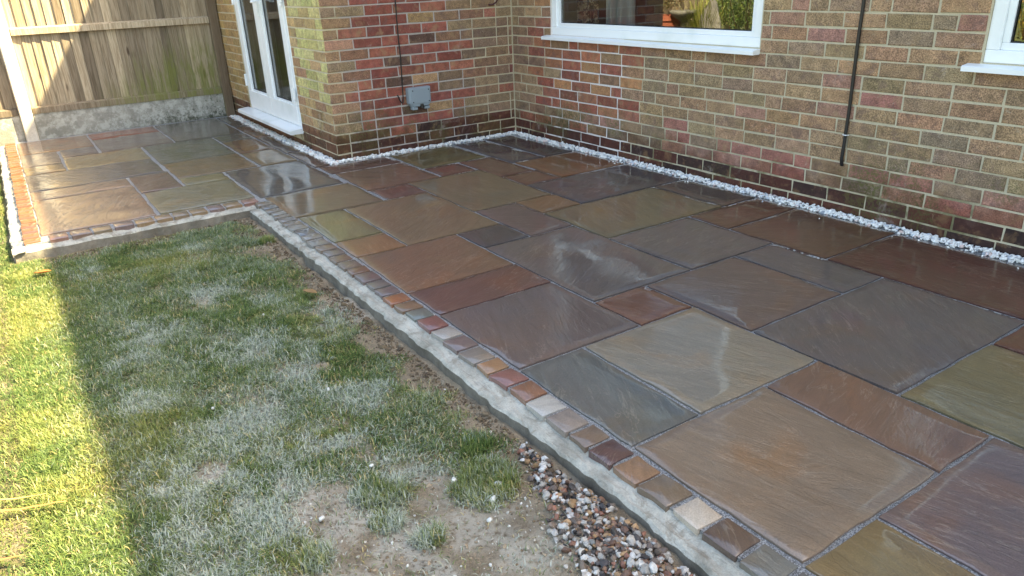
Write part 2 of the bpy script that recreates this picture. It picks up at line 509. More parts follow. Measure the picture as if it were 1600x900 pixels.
def spots(x, y, L, soft=0.6):
    r = np.zeros_like(x)
    wob = 0.55 + 0.9*fbm(x*9, y*9, 91, 3)
    for (a, b, q) in L:
        d = np.hypot(x-a, y-b)/(q*wob*1.15)
        r = np.maximum(r, np.clip((1.25-d)/soft, 0, 1))
    return r
def dustmap(x, y):
    n = fbm(x*5+3, y*5, 5, 5)
    base = np.clip((n-0.57)*7, 0, 1)*np.clip((x-0.8)/2.2, 0.12, 1)*0.75
    return np.clip((y+3.54)/.10, 0, 1)*np.clip(np.maximum(base, spots(x, y, DUST, 0.9)*np.clip((fbm(x*16, y*16, 33, 4)-0.30)*4, 0, 1)), 0, 1)

gs = 120
gv = [(-gs,-gs,-0.14),(gs,-gs,-0.14),(gs,gs,-0.14),(-gs,gs,-0.14)]
def make_far_ground():
    M = Mat('far_turf'); p = M.pos(); n = M.noise(p, 3, 5)
    M.lk(M.mix(n, s2l((70, 84, 40)), s2l((112, 112, 62))), M.b.inputs['Base Color']); M.set(Roughness=0.95); return M.m
tag(mesh_obj('ground', gv, [(0,1,2,3)], make_far_ground()), kind='structure')

nx_, ny_ = 300, 190
xs = np.linspace(-2.92, 6.2, nx_); ys = np.linspace(-8.5, -2.40, ny_)
ys = -2.40 - (np.linspace(0, 1, ny_)**1.6)*6.1
X, Y = np.meshgrid(xs, ys)
Z = LZ + (fbm(X*2, Y*2, 3, 4)-0.5)*0.03 + (fbm(X*22, Y*22, 8, 3)-0.5)*0.012
edge = np.clip((Y+2.66)/0.12, 0, 1)*np.clip((X-0.9)/0.3, 0, 1)
Z += edge*(fbm(X*14, Y*14, 21, 3)-0.45)*0.034
heap = np.exp(-(((X-4.25)/0.36)**2 + ((Y+2.58)/0.14)**2))
Z += 0.022*heap
def soil_z(x, y):
    z = LZ + (fbm(x*2, y*2, 3, 4)-0.5)*0.03 + (fbm(x*22, y*22, 8, 3)-0.5)*0.012
    e = np.clip((y+2.66)/0.12, 0, 1)*np.clip((x-0.9)/0.3, 0, 1)
    z = z + e*(fbm(x*14, y*14, 21, 3)-0.45)*0.034
    return z + 0.022*np.exp(-(((x-4.25)/0.36)**2 + ((y+2.58)/0.14)**2))
V = np.stack([X.ravel(), Y.ravel(), Z.ravel()], 1)
I = np.arange(nx_*ny_).reshape(ny_, nx_)
F = np.stack([I[1:, :-1].ravel(), I[1:, 1:].ravel(), I[:-1, 1:].ravel(), I[:-1, :-1].ravel()], 1)
lawn = mesh_obj('lawn', V, F, SOIL, smooth=True)
a = lawn.data.attributes.new('dust', 'FLOAT', 'POINT')
a.data.foreach_set('value', dustmap(X, Y).ravel().astype(np.float32))
tb = spots(X, Y, BARE, .5)
turf = (1-tb)*np.clip((fbm(X*4.5, Y*4.5, 61, 4)-.24)*4.6, .3, 1)*np.where(Y > -3.65, np.clip((-2.52-Y)/.12, 0, 1), 1)
a = lawn.data.attributes.new('turf', 'FLOAT', 'POINT')
a.data.foreach_set('value', np.clip(turf, 0, 1).ravel().astype(np.float32))
tag(lawn, kind='structure')

# ------------------------------------------------------------------ patio: bed, slabs, setts, edging
U0, MU, V0, MV = 3.5, 0.2835, -2.295, 0.2825
bed = MB()
bed.box((-2.90, -3.631, -0.13), (0.703, -2.384, -0.0045))
bed.box((-2.90, -2.384, -0.13), (6.0, 0.056, -0.0045))
patio = tag(bed.build('patio', JOINT), 'L-shaped patio of wet riven sandstone slabs with grit joints', kind='structure')
hb = MB()

SL = [  # j0, j1, k0, k1, sRGB colour
(-8,-6,0,1,(122,114,76)),(-6,-5,0,1,(138,102,66)),(-5,-3,0,2,(122,92,70)),(-8,-5,1,3,(124,104,78)),(-5,-4,2,3,(74,68,68)),
(-10.03,-8,-.08,1.95,(116,100,78)),(-13.25,-10.1,-.15,1.87,(84,80,80)),(-12.05,-11.12,1.95,3.85,(92,64,56)),(-11.05,-9,1.98,3.88,(114,86,68)),
(-9,-8,2,3,(102,70,62)),(-12.05,-10.05,3.92,5.85,(106,98,62)),(-10,-9,3.93,4.9,(108,72,60)),(-9,-6,3,5,(118,102,76)),(-6,-5,4,5,(130,98,66)),
(-6,-4,3,4,(106,88,82)),(-5,-3,4,7,(116,102,74)),(-7,-5,5,8,(80,74,77)),(-9,-7,6,8,(128,88,56)),(-8,-7,5,6,(112,76,58)),
(-10,-8,4.95,5.95,(106,74,60)),(-12.05,-9,5.95,6.95,(78,74,78)),(-12.05,-9,7,8,(64,60,66)),(-5,-3,7,8,(84,70,64)),(-3,-2,6,8,(98,64,42)),
(-3,-1,4,6,(102,92,90)),(-4,-1,2,4,(104,94,90)),(-2,0,6,8,(98,66,46)),(0,3,6,8,(84,44,32)),(-1,1,5,6,(96,88,88)),
(-3,-2,0,2,(102,70,62)),(-2,0,0,2,(106,92,88)),(-1,1,3,5,(104,86,80)),(1,3,3,6,(98,90,90)),(-1,0,2,3,(116,78,62)),
(0,2,1,3,(142,132,116)),(0,2,0,1,(98,101,100)),(2,4,0,2,(136,116,98)),(2,4,2,3,(122,92,76)),(3,5,3,5,(118,108,76)),
(3,5,5,6,(102,58,40)),(3,6,6,8,(84,60,52)),(4,6,1,3,(112,95,94)),(4,6,0,1,(132,110,72)),(6,8,1,3,(110,96,86)),(5,8,3,6,(102,88,80)),(6,8,0,1,(96,90,84)),
# the leg beside the fence
(-13.4,-10.28,-4.44,-2.28,(150,122,98)),(-14.45,-13.45,-4.44,-2.30,(138,114,96)),(-14.42,-12.47,-2.25,-1.30,(110,86,72)),(-12.42,-10.28,-2.22,-.2,(120,112,82)),
(-13.32,-12.47,-1.25,-.2,(128,118,80)),(-15.45,-13.37,-1.25,.76,(118,96,66)),(-18.45,-15.5,-1.27,.77,(94,96,84)),(-18.5,-16.6,-3.42,-1.33,(138,124,92)),
(-16.55,-14.5,-4.44,-1.35,(92,86,84)),(-19.78,-17.8,-4.44,-3.47,(128,112,100)),(-17.75,-16.6,-4.44,-3.47,(136,116,84)),(-19.78,-18.55,-3.42,-2.45,(96,88,92)),
(-20.95,-18.55,-2.38,-.33,(112,100,96)),(-22.2,-21.0,-2.38,-.33,(142,84,66)),(-22.2,-19.83,-4.44,-2.43,(134,104,80)),(-22.2,-18.5,-.28,1.8,(86,80,76)),
(-18.45,-17.37,.82,1.8,(82,84,80)),(-22.2,-19.75,1.85,2.40,(78,76,74)),(-19.7,-17.37,1.85,2.40,(110,84,64)),(-17.32,-15.3,.82,1.8,(108,80,60)),(-15.25,-13.3,.82,1.82,(124,106,80)),
(-17.32,-14.4,1.85,2.40,(80,62,56)),(-14.35,-12.1,1.87,2.40,(88,66,58)),(-13.25,-12.1,1.90,1.90,None),
]
JW = 0.0070      # half joint
def stone(c):
    l = s2l(c); g = sum(l)/3
    l = [max(.004, g+(v-g)*1.0) for v in l]
    return (l[0]*.74, l[1]*.72, l[2]*.68, 1)
def slab_mesh(cx, cy, hx, hy, seed, relief=1.0, thick=0.022):
    nx = max(4, int(hx*2/0.036)); ny = max(4, int(hy*2/0.036))
    us = np.linspace(-1, 1, nx-1); vs_ = np.linspace(-1, 1, ny-1)
    us = np.concatenate([[-1], [-1+.006/hx], us[1:-1], [1-.006/hx], [1]]); vs_ = np.concatenate([[-1], [-1+.006/hy], vs_[1:-1], [1-.006/hy], [1]])
    A, B = np.meshgrid(us, vs_)
    gx = A*hx; gy = B*hy
    # uneven hand-dressed edges
    ex = (vnoise(gy*14+seed, gy*0+seed*3.1, seed)-0.5)*0.007 + (vnoise(gy*45+seed, gy*0+5, seed+1)-0.5)*0.004
    ey = (vnoise(gx*14+seed*2, gx*0+seed, seed+2)-0.5)*0.007 + (vnoise(gx*45+seed, gx*0+9, seed+3)-0.5)*0.004
    gx2 = gx + np.where(np.abs(A) > 0.999, ex, 0); gy2 = gy + np.where(np.abs(B) > 0.999, ey, 0)
    ang = (seed*0.73) % 3.14
    p = gx*math.cos(ang)+gy*math.sin(ang); q = -gx*math.sin(ang)+gy*math.cos(ang)
    z = (fbm(p*2.2+seed, q*6+seed, seed, 3)-0.5)*0.0055*relief + (fbm(gx*2+seed, gy*2, seed+9, 2)-0.5)*0.004
    rim = np.maximum(np.abs(A), np.abs(B)) > 0.999
    z = np.where(rim, z-0.0022, z)
    z = np.clip(z, -0.0035, 0.006)
    top = np.stack([gx2.ravel(), gy2.ravel(), z.ravel()], 1)
    n = (nx+1)*(ny+1); I = np.arange(n).reshape(ny+1, nx+1)
    F = [tuple(r) for r in np.stack([I[:-1,:-1].ravel(), I[:-1,1:].ravel(), I[1:,1:].ravel(), I[1:,:-1].ravel()], 1)]
    loop = list(I[0,:]) + list(I[1:,-1]) + list(I[-1,-2::-1]) + list(I[-2:0:-1,0])
    low = [(top[i][0]*1.0, top[i][1]*1.0, -thick) for i in loop]
    L = len(loop)
    V = [tuple(t) for t in top] + low + [tuple(top[i]) for i in loop]
    for i in range(L):
        F.append((n+L+i, n+i, n+(i+1) % L, n+L+(i+1) % L))
    return V, F

for i, (j0, j1, k0, k1, c) in enumerate(SL):
    if c is None: continue
    x0, x1 = U0+MU*j0+JW, U0+MU*j1-JW
    y0, y1 = V0+MV*k0+JW, V0+MV*k1-JW
    if j1 <= -10.2: x0 -= .005; x1 += .004; y0 -= .004; y1 += .004
    x0 = max(x0, -2.885)
    V, F = slab_mesh((x0+x1)/2, (y0+y1)/2, (x1-x0)/2, (y1-y0)/2, i+3, 1.0 if x0 > 0 else 1.7)
    o = mesh_obj('paving_slab', V, F, RIVEN if (x1 < .65 and y1 < -1.9) else SLAB, patio, ((x0+x1)/2, (y0+y1)/2, 0.004), smooth=True)
    o.color = stone(c)
    o.rotation_euler = (random.gauss(0, .0012), random.gauss(0, .0012), random.gauss(0, .0015))

# setts
SC = [(112,104,100),(118,98,80),(104,100,100),(116,86,66),(108,90,88),(110,106,104),(112,98,98),(150,98,62),(128,100,74),(112,118,112),(136,88,82),(172,168,164),(122,106,104),(136,130,124),(166,128,92),(142,96,88),(140,98,74),(196,192,186),(152,140,132),(128,108,92),(92,64,62),(152,118,90),(122,104,86),(208,196,182),(98,78,66),(116,116,112),(112,112,112),(126,110,96)]
def sett(x0, x1, y0, y1, c, seed):
    V, F = slab_mesh(0, 0, (x1-x0)/2, (y1-y0)/2, seed, 0.8, 0.042)
    o = mesh_obj('sett', V, F, SLAB, patio, ((x0+x1)/2, (y0+y1)/2, 0.003), smooth=True)
    o.color = stone(c)
    o.rotation_euler = (random.gauss(0, .006), random.gauss(0, .006), random.gauss(0, .015))
bnd = [0.735,0.83,0.93,1.021,1.10,1.16,1.262,1.343,1.455,1.579,1.669,1.78,1.88,1.981,2.083,2.197,2.29,2.42,2.516,2.613,2.717,2.816,2.918,3.043,3.143,3.256,3.372,3.465,3.576,3.685,3.793,3.905,3.996,4.098,4.203,4.32,4.422,4.535,4.64,4.75,4.86]
first = 12      # colour list starts at the sett at u = 2.29
for i in range(len(bnd)-1):
    c = SC[(i-first) % len(SC)] if i >= first-1 else random.choice([(112,110,112),(120,112,104),(126,112,96),(104,104,108),(136,134,130),(118,96,80)])
    sett(bnd[i]+.007, bnd[i+1]-.007, -2.392+random.uniform(-.006,.004), V0-.010, c, 200+i)
yy = -3.52
while yy < -2.36:                      # short row at the end of the leg
    l = random.uniform(.098, .116)
    sett(0.607, 0.712, yy+.007, min(yy+l, -2.30)-.007, random.choice([(150,112,100),(146,122,92),(124,104,104),(132,116,96),(128,108,100)]), int(300+yy*-50))
    yy += l
xx = -2.88
while xx < 0.68:                       # row along the lawn
    l = random.uniform(.10, .125)
    sett(xx+.006, min(xx+l, 0.70)-.006, -3.636, -3.556, random.choice([(140,84,40),(132,80,44),(144,92,46),(122,78,48)]), int(400+xx*40))
    xx += l

# concrete haunching outside the setts
def haunch(path, side, seed):
    """path: list of inner edge points; side: outward unit vector"""
    pts = []
    (x0, y0), (x1, y1) = path
    L = math.hypot(x1-x0, y1-y0); n = int(L/0.014)
    V = []; F = []
    for i in range(n+1):
        t = i/n; x = x0+(x1-x0)*t; y = y0+(y1-y0)*t; s = t*L
        wv = 0.060 + (float(fbm(s*3, 0.3, seed, 4))-0.5)*0.026
        zt = -0.021 + (float(fbm(s*5, 3.3, seed+1, 3))-0.5)*0.012
        wv += (float(vnoise(s*28, 5.0, seed))-.5)*.010
        vn_ = lambda q: (float(vnoise(s*26+q, q*1.7, seed))-.5)*.008
        prof = [(-0.004, zt+0.008+vn_(1)), (wv*0.25, zt+0.003+vn_(3)), (wv*0.5, zt+vn_(5)), (wv*0.75, zt+vn_(7)), (wv*.96, zt-0.002+vn_(9)), (wv+0.003+.005*float(vnoise(s*40, 4.0, seed)), zt-0.010), (wv+0.008+0.012*float(vnoise(s*9, 2.0, seed)), -0.15)]
        for (d, z) in prof: V.append((x+side[0]*d, y+side[1]*d, z))
    k = 7
    for i in range(n):
        for q in range(k-1):
            F.append((i*k+q, i*k+q+1, (i+1)*k+q+1, (i+1)*k+q))
    return V, F
hm = MB()
hm.add(*haunch([(0.80, -2.388), (5.2, -2.388)], (0, -1), 3))
hm.add(*haunch([(0.700, -3.70), (0.700, -2.40)], (1, 0), 5))
hm.add(*haunch([(-2.89, -3.632), (0.775, -3.632)], (0, -1), 7))
hm_faces = len(hm.f)
ho = tag(hm.build('concrete_edging', HAUNCH, smooth=False), 'rough pale concrete haunching along the outer edge of the setts', kind='structure')
ho.data.materials.append(DAMP)
ho.data.polygons.foreach_set('material_index', [1 if i % 6 >= 5 else 0 for i in range(hm_faces)])

# ------------------------------------------------------------------ brickwork
def brick_geo(L, H, D, t, seed):
    """one brick, front face towards -y, centred on x and z, back at y=D; 18 tris visible"""
    r = random.Random(seed)
    j = lambda s=0.0028: r.uniform(-s, s)
    hx, hz, c = L/2, H/2, 0.0035
    V = [(-hx+j(), c, -hz+j()), (hx+j(), c, -hz+j()), (hx+j(), c, hz+j()), (-hx+j(), c, hz+j())]
    f = r.uniform(-0.0015, 0.0015)
    V += [(-hx+c+j(.001), f+j(.0008), -hz+c+j(.001)), (hx-c+j(.001), f+j(.0008), -hz+c+j(.001)), (hx-c+j(.001), f+j(.0008), hz-c+j(.001)), (-hx+c+j(.001), f+j(.0008), hz-c+j(.001))]
    V += [(-hx, D, -hz), (hx, D, -hz), (hx, D, hz), (-hx, D, hz)]
    F = [(4,5,6,7), (0,1,5,4), (1,2,6,5), (2,3,7,6), (3,0,4,7), (8,9,1,0), (9,10,2,1), (10,11,3,2), (11,8,0,3)]
    return V, F

def courses(z0, z1, pitch=0.0745, base=0.045):
    n = int(round((z0-base)/pitch)); out = []
    while base+n*pitch < z1-0.02:
        out.append((n, base+n*pitch+0.005, base+(n+1)*pitch-0.005)); n += 1
    return out

def lay(a0, a1, z0, z1, holes, tintf, seed, stretch=0.225, quoin=None):
    """returns list of (centre along, centre z, length, height, tint)"""
    R = random.Random(seed); out = []
    for (n, za, zb) in courses(z0, z1):
        p = a0 - (0.1125 if n % 2 else 0.0) - 0.05*R.random()*(0 if quoin else 1)
        while p < a1:
            L = stretch
            if R.random() < 0.10: L = 0.1125
            s, e = max(p, a0)+0.005, min(p+L, a1)-0.005
            p += L
            segs = [(s, e)]
            for (h0, h1, hz0, hz1) in holes:
                if zb > hz0+0.012 and za < hz1-0.012:
                    ns = []
                    for (q, r_) in segs:
                        if r_ <= h0 or q >= h1: ns.append((q, r_)); continue
                        if q < h0-0.02: ns.append((q, h0-0.004))
                        if r_ > h1+0.02: ns.append((h1+0.004, r_))
                    segs = ns
            for (q, r_) in segs:
                if r_-q < 0.022: continue
                out.append(((q+r_)/2, (za+zb)/2, r_-q, zb-za, tintf((q+r_)/2, (za+zb)/2, n, R)))
    return out

def put_bricks(bricks, parent, xf, rot, seed, limit=300):
    """xf(a, z) gives the world point on the wall face"""
    vis = []; rest = []
    for i, b in enumerate(bricks):
        p = xf(b[0], b[1])
        q = project(p)
        if in_frame(p, 12): vis.append((-(Vector(p)-Vector(CAM)).length, i))
        else: rest.append(i)
    vis.sort(reverse=True)
    chosen = [i for _, i in vis[:limit]]; rest += [i for _, i in vis[limit:]]
    Rm = Matrix.Rotation(rot, 3, 'Z')
    pl = parent.matrix_world.translation if False else Vector((0, 0, 0))
    for i in chosen:
        a_, z_, L, H, t = bricks[i]
        V, F = brick_geo(L, H, 0.09, t, seed*1000+i)
        V = [Rm @ Vector(v) for v in V]
        mesh_obj('brick', V, F, BRICK, parent, Vector(xf(a_, z_)), tint=np.array(t))
    mb = MB()
    for i in rest:
        a_, z_, L, H, t = bricks[i]
        V, F = brick_geo(L, H, 0.09, t, seed*1000+i)
        o = Vector(xf(a_, z_))
        mb.add([Rm @ Vector(v) + o for v in V], F, t)
    if mb.v:
        tag(mb.build('brickwork', BRICK, parent), kind='stuff')
    return len(chosen)

def T(c, sp, R, var=0.13):
    f = (1 + R.uniform(-var, var))*1.12; l = s2l(c); g = sum(l)/3; l = [g+(v-g)*.80 for v in l]; l[1] *= .97; l[2] *= .80
    return (l[0]*f*R.uniform(.94, 1.06), l[1]*f, l[2]*f*R.uniform(.94, 1.06), sp)
REDS = [(142,72,62),(150,80,68),(128,62,56),(158,92,78),(124,68,66),(146,76,70)]
TANS = [(142,112,90),(132,104,86),(150,122,96),(126,98,84),(138,100,84)]
BRNS = [(142,112,90),(136,110,92),(128,106,94),(146,114,90),(146,108,90),(138,114,92),(132,108,88),(142,112,96),(136,104,90)]
ORNG = [(158,96,70),(148,84,68),(134,72,62),(168,116,80),(152,92,78)]
DARK = [(98,50,42),(84,46,42),(66,44,46),(108,56,44)]
PINK = [(156,98,92),(160,112,104),(148,92,86),(150,106,94)]
def t_main(a, z, n, R):
    if n <= 0 or (n == 1 and a < .9 and R.random() < .6): return T(R.choice(DARK), .3, R)
    if n <= 2:
        return T(R.choice(PINK+BRNS[:3] if a > 0.9 else ORNG+TANS), .6, R)
    if a < 0.30: return T(R.choice(TANS), .7, R)
    if a < 1.40+0.2*R.random():
        return T(R.choice(ORNG+REDS[:2] if R.random() < .85 else TANS), .5, R)
    if R.random() < 0.06: return T(R.choice(PINK), .8, R)
    t = T(R.choice(BRNS), 1.0, R); return (t[0]*1.15, t[1]*1.15, t[2]*1.08, 1.0)
def t_ret(a, z, n, R):           # a = y
    if n <= 0 or (n == 1 and R.random() < .7): return T(R.choice(DARK + [(104,70,50)]), .3, R)
    if a < -1.40: return T(R.choice([(152,118,94),(160,120,100),(146,120,100)]), 1.0, R)
    if a < -1.30 and R.random() < .5: return T(R.choice(TANS), 1.0, R)
    if a > -0.36 or (a > -0.55 and R.random() < .5): return T(R.choice(TANS[1:]+BRNS[:4]+REDS[3:5]), .8, R)
    if R.random() < .06: return T((166,128,92), .8, R)
    if R.random() < .07: return T((92,64,58), .6, R)
    return T(R.choice(REDS), .35, R)
def t_door(a, z, n, R):          # a = x
    if n <= 1: return T(R.choice([(112,78,52),(96,66,48),(124,84,58)]), .6, R)
    if a > -0.75:
        if z > 0.40 and R.random() < .72 and a > -0.62: return T(R.choice([(180,174,112),(172,166,104),(186,178,122)]), .8, R)  # lime bricks: algae colour with some reflected sunlight put into the tint
        return T(R.choice([(168,134,94),(160,136,92),(172,142,100),(150,112,84)]), .8, R)
    return T(R.choice([(172,142,88),(166,136,84),(160,128,84),(150,124,78)]), .7, R)

WY = 0.06          # face of the main wall
DY = -1.555        # face of the door wall
EAVE = 4.42
house = tag(empty('house', (0, WY, 0)), 'brown brick house wall with white framed windows behind the patio', 'house')
W1 = (0.533, 2.495, 0.815, 2.02); W2 = (3.693, 5.30, 0.815, 2.02)
wb = MB()
y0, y1 = WY+0.0045, WY+0.28
for (xa, xb, za, zb) in ((-.2,9,-.15,.815),(-.2,W1[0],.815,2.02),(W1[1],W2[0],.815,2.02),(W2[1],9,.815,2.02),(-.2,9,2.02,EAVE),(-5,-.2,2.57,EAVE)):
    wb.box((xa, y0, za), (xb, y1, zb))
main_wall = wb.build('main_wall', MORTAR, house, (0, 0, 0)); main_wall.location = (0, -WY, 0)
hl = [(W1[0]-.004, W1[1]+.004, .80, 2.02), (W2[0]-.004, W2[1]+.004, .80, 2.02)]
put_bricks(lay(0.0, 7.4, -0.05, 2.6, hl, t_main, 5), main_wall, lambda a, z: (a, WY, z), 0, 1)
ub = MB()
R_ = random.Random(3)
for (a_, z_, L, H, t) in lay(-5, 7.4, 2.6, EAVE-.05, [], t_main, 6):
    V, F = brick_geo(L, H, 0.09, t, int(a_*977+z_*313)); ub.add([(v[0]+a_, v[1]+WY, v[2]+z_) for v in V], F, t)
tag(ub.build('upper_brickwork', BRICK, main_wall), kind='stuff')
rb = MB()
sl_ = math.tan(math.radians(35))
rb.add([(-5, -.255, EAVE), (9, -.255, EAVE), (9, 4.0, EAVE+4.24*sl_), (-5, 4.0, EAVE+4.24*sl_), (-5, -.255, EAVE-.14), (9, -.255, EAVE-.14), (9, 8.3, EAVE-.14), (-5, 8.3, EAVE-.14), (9, 8.3, EAVE), (-5, 8.3, EAVE)],
       [(0,1,2,3), (4,7,6,5), (0,4,5,1), (3,2,8,9), (9,8,6,7), (1,5,6,8,2), (0,3,9,7,4)])
roof = rb.build('roof', ROOFM, house); roof.location = (0, -WY, 0)
ib = MB()      # rooms behind the windows
ib.box((0.3, 3.6, 0.0), (8.8, 3.7, 4.2)); ib.box((0.02, WY+.30, 0.0), (0.10, 3.7, 2.5)); ib.box((8.9, WY+.29, 0.0), (9, 3.7, 4.2))
ib.box((0.02, WY+.29, -0.1), (9, 3.7, 0.1)); ib.box((0.02, WY+.29, 2.45), (9, 3.7, 2.55)); ib.box((2.9, WY+.29, 0.1), (3.0, 3.6, 2.45))
inn = ib.build('interior_wall', ROOM, house); inn.location = (0, -WY, 0)

def window(parent, W, mull, label=None):
    x0, x1, z0, z1 = W
    e = empty('window', ((x0+x1)/2, 0, z0), parent)
    base = Vector(((x0+x1)/2, WY, z0))
    def B(name, mb, mat, sm=False):
        o = mb.build(name, mat, e); o.location = -base; return o
    f = MB(); yf = WY+0.012; yb = WY+0.075; fw = 0.055
    f.box((x0, yf, z0), (x1, yb, z0+fw), .004); f.box((x0, yf, z1-fw), (x1, yb, z1), .004)
    f.box((x0, yf+.001, z0+fw), (x0+fw, yb, z1-fw), .004); f.box((x1-fw, yf+.001, z0+fw), (x1, yb, z1-fw), .004)
    for q in mull: f.box((q-.035, yf+.001, z0+fw), (q+.035, yb, z1-fw), .004)
    B('frame', f, UPVC)
    b = MB(); s = 0.030; yb0 = yf+0.014
    xs_ = [x0+fw] + [v for q in mull for v in (q-.035, q+.035)] + [x1-fw]
    for i in range(0, len(xs_), 2):
        p, q = xs_[i], xs_[i+1]
        b.box((p, yb0, z0+fw), (q, yb-.006, z0+fw+s), .003); b.box((p, yb0, z1-fw-s), (q, yb-.006, z1-fw), .003)
        b.box((p, yb0+.001, z0+fw+s), (p+s, yb-.006, z1-fw-s), .003); b.box((q-s, yb0+.001, z0+fw+s), (q, yb-.006, z1-fw-s), .003)
    B('glazing_bead', b, UPVC)
    g = MB()
    for i in range(0, len(xs_), 2):
        p, q = xs_[i]+s, xs_[i+1]-s
        g.box((p, yb0+.010, z0+fw+s), (q, yb0+.0102, z0+fw+s+.006)); g.box((p, yb0+.010, z0+fw+s+.0062), (p+.006, yb0+.0102, z1-fw-s)); g.box((q-.006, yb0+.010, z0+fw+s+.0062), (q, yb0+.0102, z1-fw-s))
    B('gasket', g, DARKRUB)
    for i in range(0, len(xs_), 2):
        p, q = xs_[i]+s, xs_[i+1]-s
        gm = MB(); gm.add([(p, yb0+.018, z0+fw+s), (q, yb0+.018, z0+fw+s), (q, yb0+.018, z1-fw-s), (p, yb0+.018, z1-fw-s)], [(0,1,2,3)])
        B('pane', gm, GLASS)
    sm = MB()
    xa, xb = x0-.055, x1+.006
    sm.add([(xa, WY-.055, z0-.034), (xb, WY-.055, z0-.034), (xb, WY-.055, z0-.014), (xa, WY-.055, z0-.014), (xa, WY-.047, z0-.010), (xb, WY-.047, z0-.010), (xa, WY+.030, z0-.0012), (xb, WY+.030, z0-.0012), (xa, WY+.030, z0-.034), (xb, WY+.030, z0-.034)],
           [(0,1,2,3), (3,2,5,4), (4,5,7,6), (8,9,1,0), (0,3,4,6,8), (1,9,7,5,2)])
    B('sill', sm, UPVC)
    return e
window(house, W1, [])
window(house, W2, [4.5])

# ------------------------------------------------------------------ extension with french doors
ext = tag(empty('house_extension', (0, DY, 0)), 'red and tan brick extension corner with white french doors', 'extension')
eb = MB()
DX0, DX1, DZ0, DZ1 = -2.245, -0.755, 0.15, 2.12
e0 = DY+0.0045
for (xa, xb, za, zb) in ((DX1,-0.0090,-.15,2.5),(-5,DX0,-.15,2.5),(DX0,DX1,DZ1,2.5),(DX0,DX1,-.15,DZ0-.05)):
    eb.box((xa, e0, za), (xb, DY+.26, zb))
door_wall = eb.build('door_wall', MORTAR, ext); door_wall.location = (0, -DY, 0)
rbk = MB(); rbk.box((-0.26, DY+.0062, -.148), (-0.0045, WY+.0040, 2.498))
return_wall = rbk.build('return_wall', MORTAR, ext); return_wall.location = (0, -DY, 0)
hd = [(DX0-.004, DX1+.004, DZ0-.06, DZ1)]
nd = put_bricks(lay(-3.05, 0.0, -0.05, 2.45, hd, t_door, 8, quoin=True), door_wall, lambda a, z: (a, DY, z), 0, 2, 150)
put_bricks(lay(DY+.0, WY-.002, -0.05, 2.45, [], t_ret, 9, quoin=True), return_wall, lambda a, z: (0.0, a, z), math.pi/2, 3, 150)
er = MB(); er.box((-5, DY-.03, 2.5), (0.03, WY+.003, 2.56))
eo = er.build('flat_roof', ROOFM, ext); eo.location = (0, -DY, 0)
ei = MB(); ei.box((-5, DY+.27, .0), (-.27, WY-.01, .10)); ei.box((-5, WY-.1, .1), (-.27, WY-.01, 2.5)); ei.box((-5, DY+.27, .1), (-4.9, WY-.1, 2.5))
eio = ei.build('interior_wall', ROOM, ext); eio.location = (0, -DY, 0)

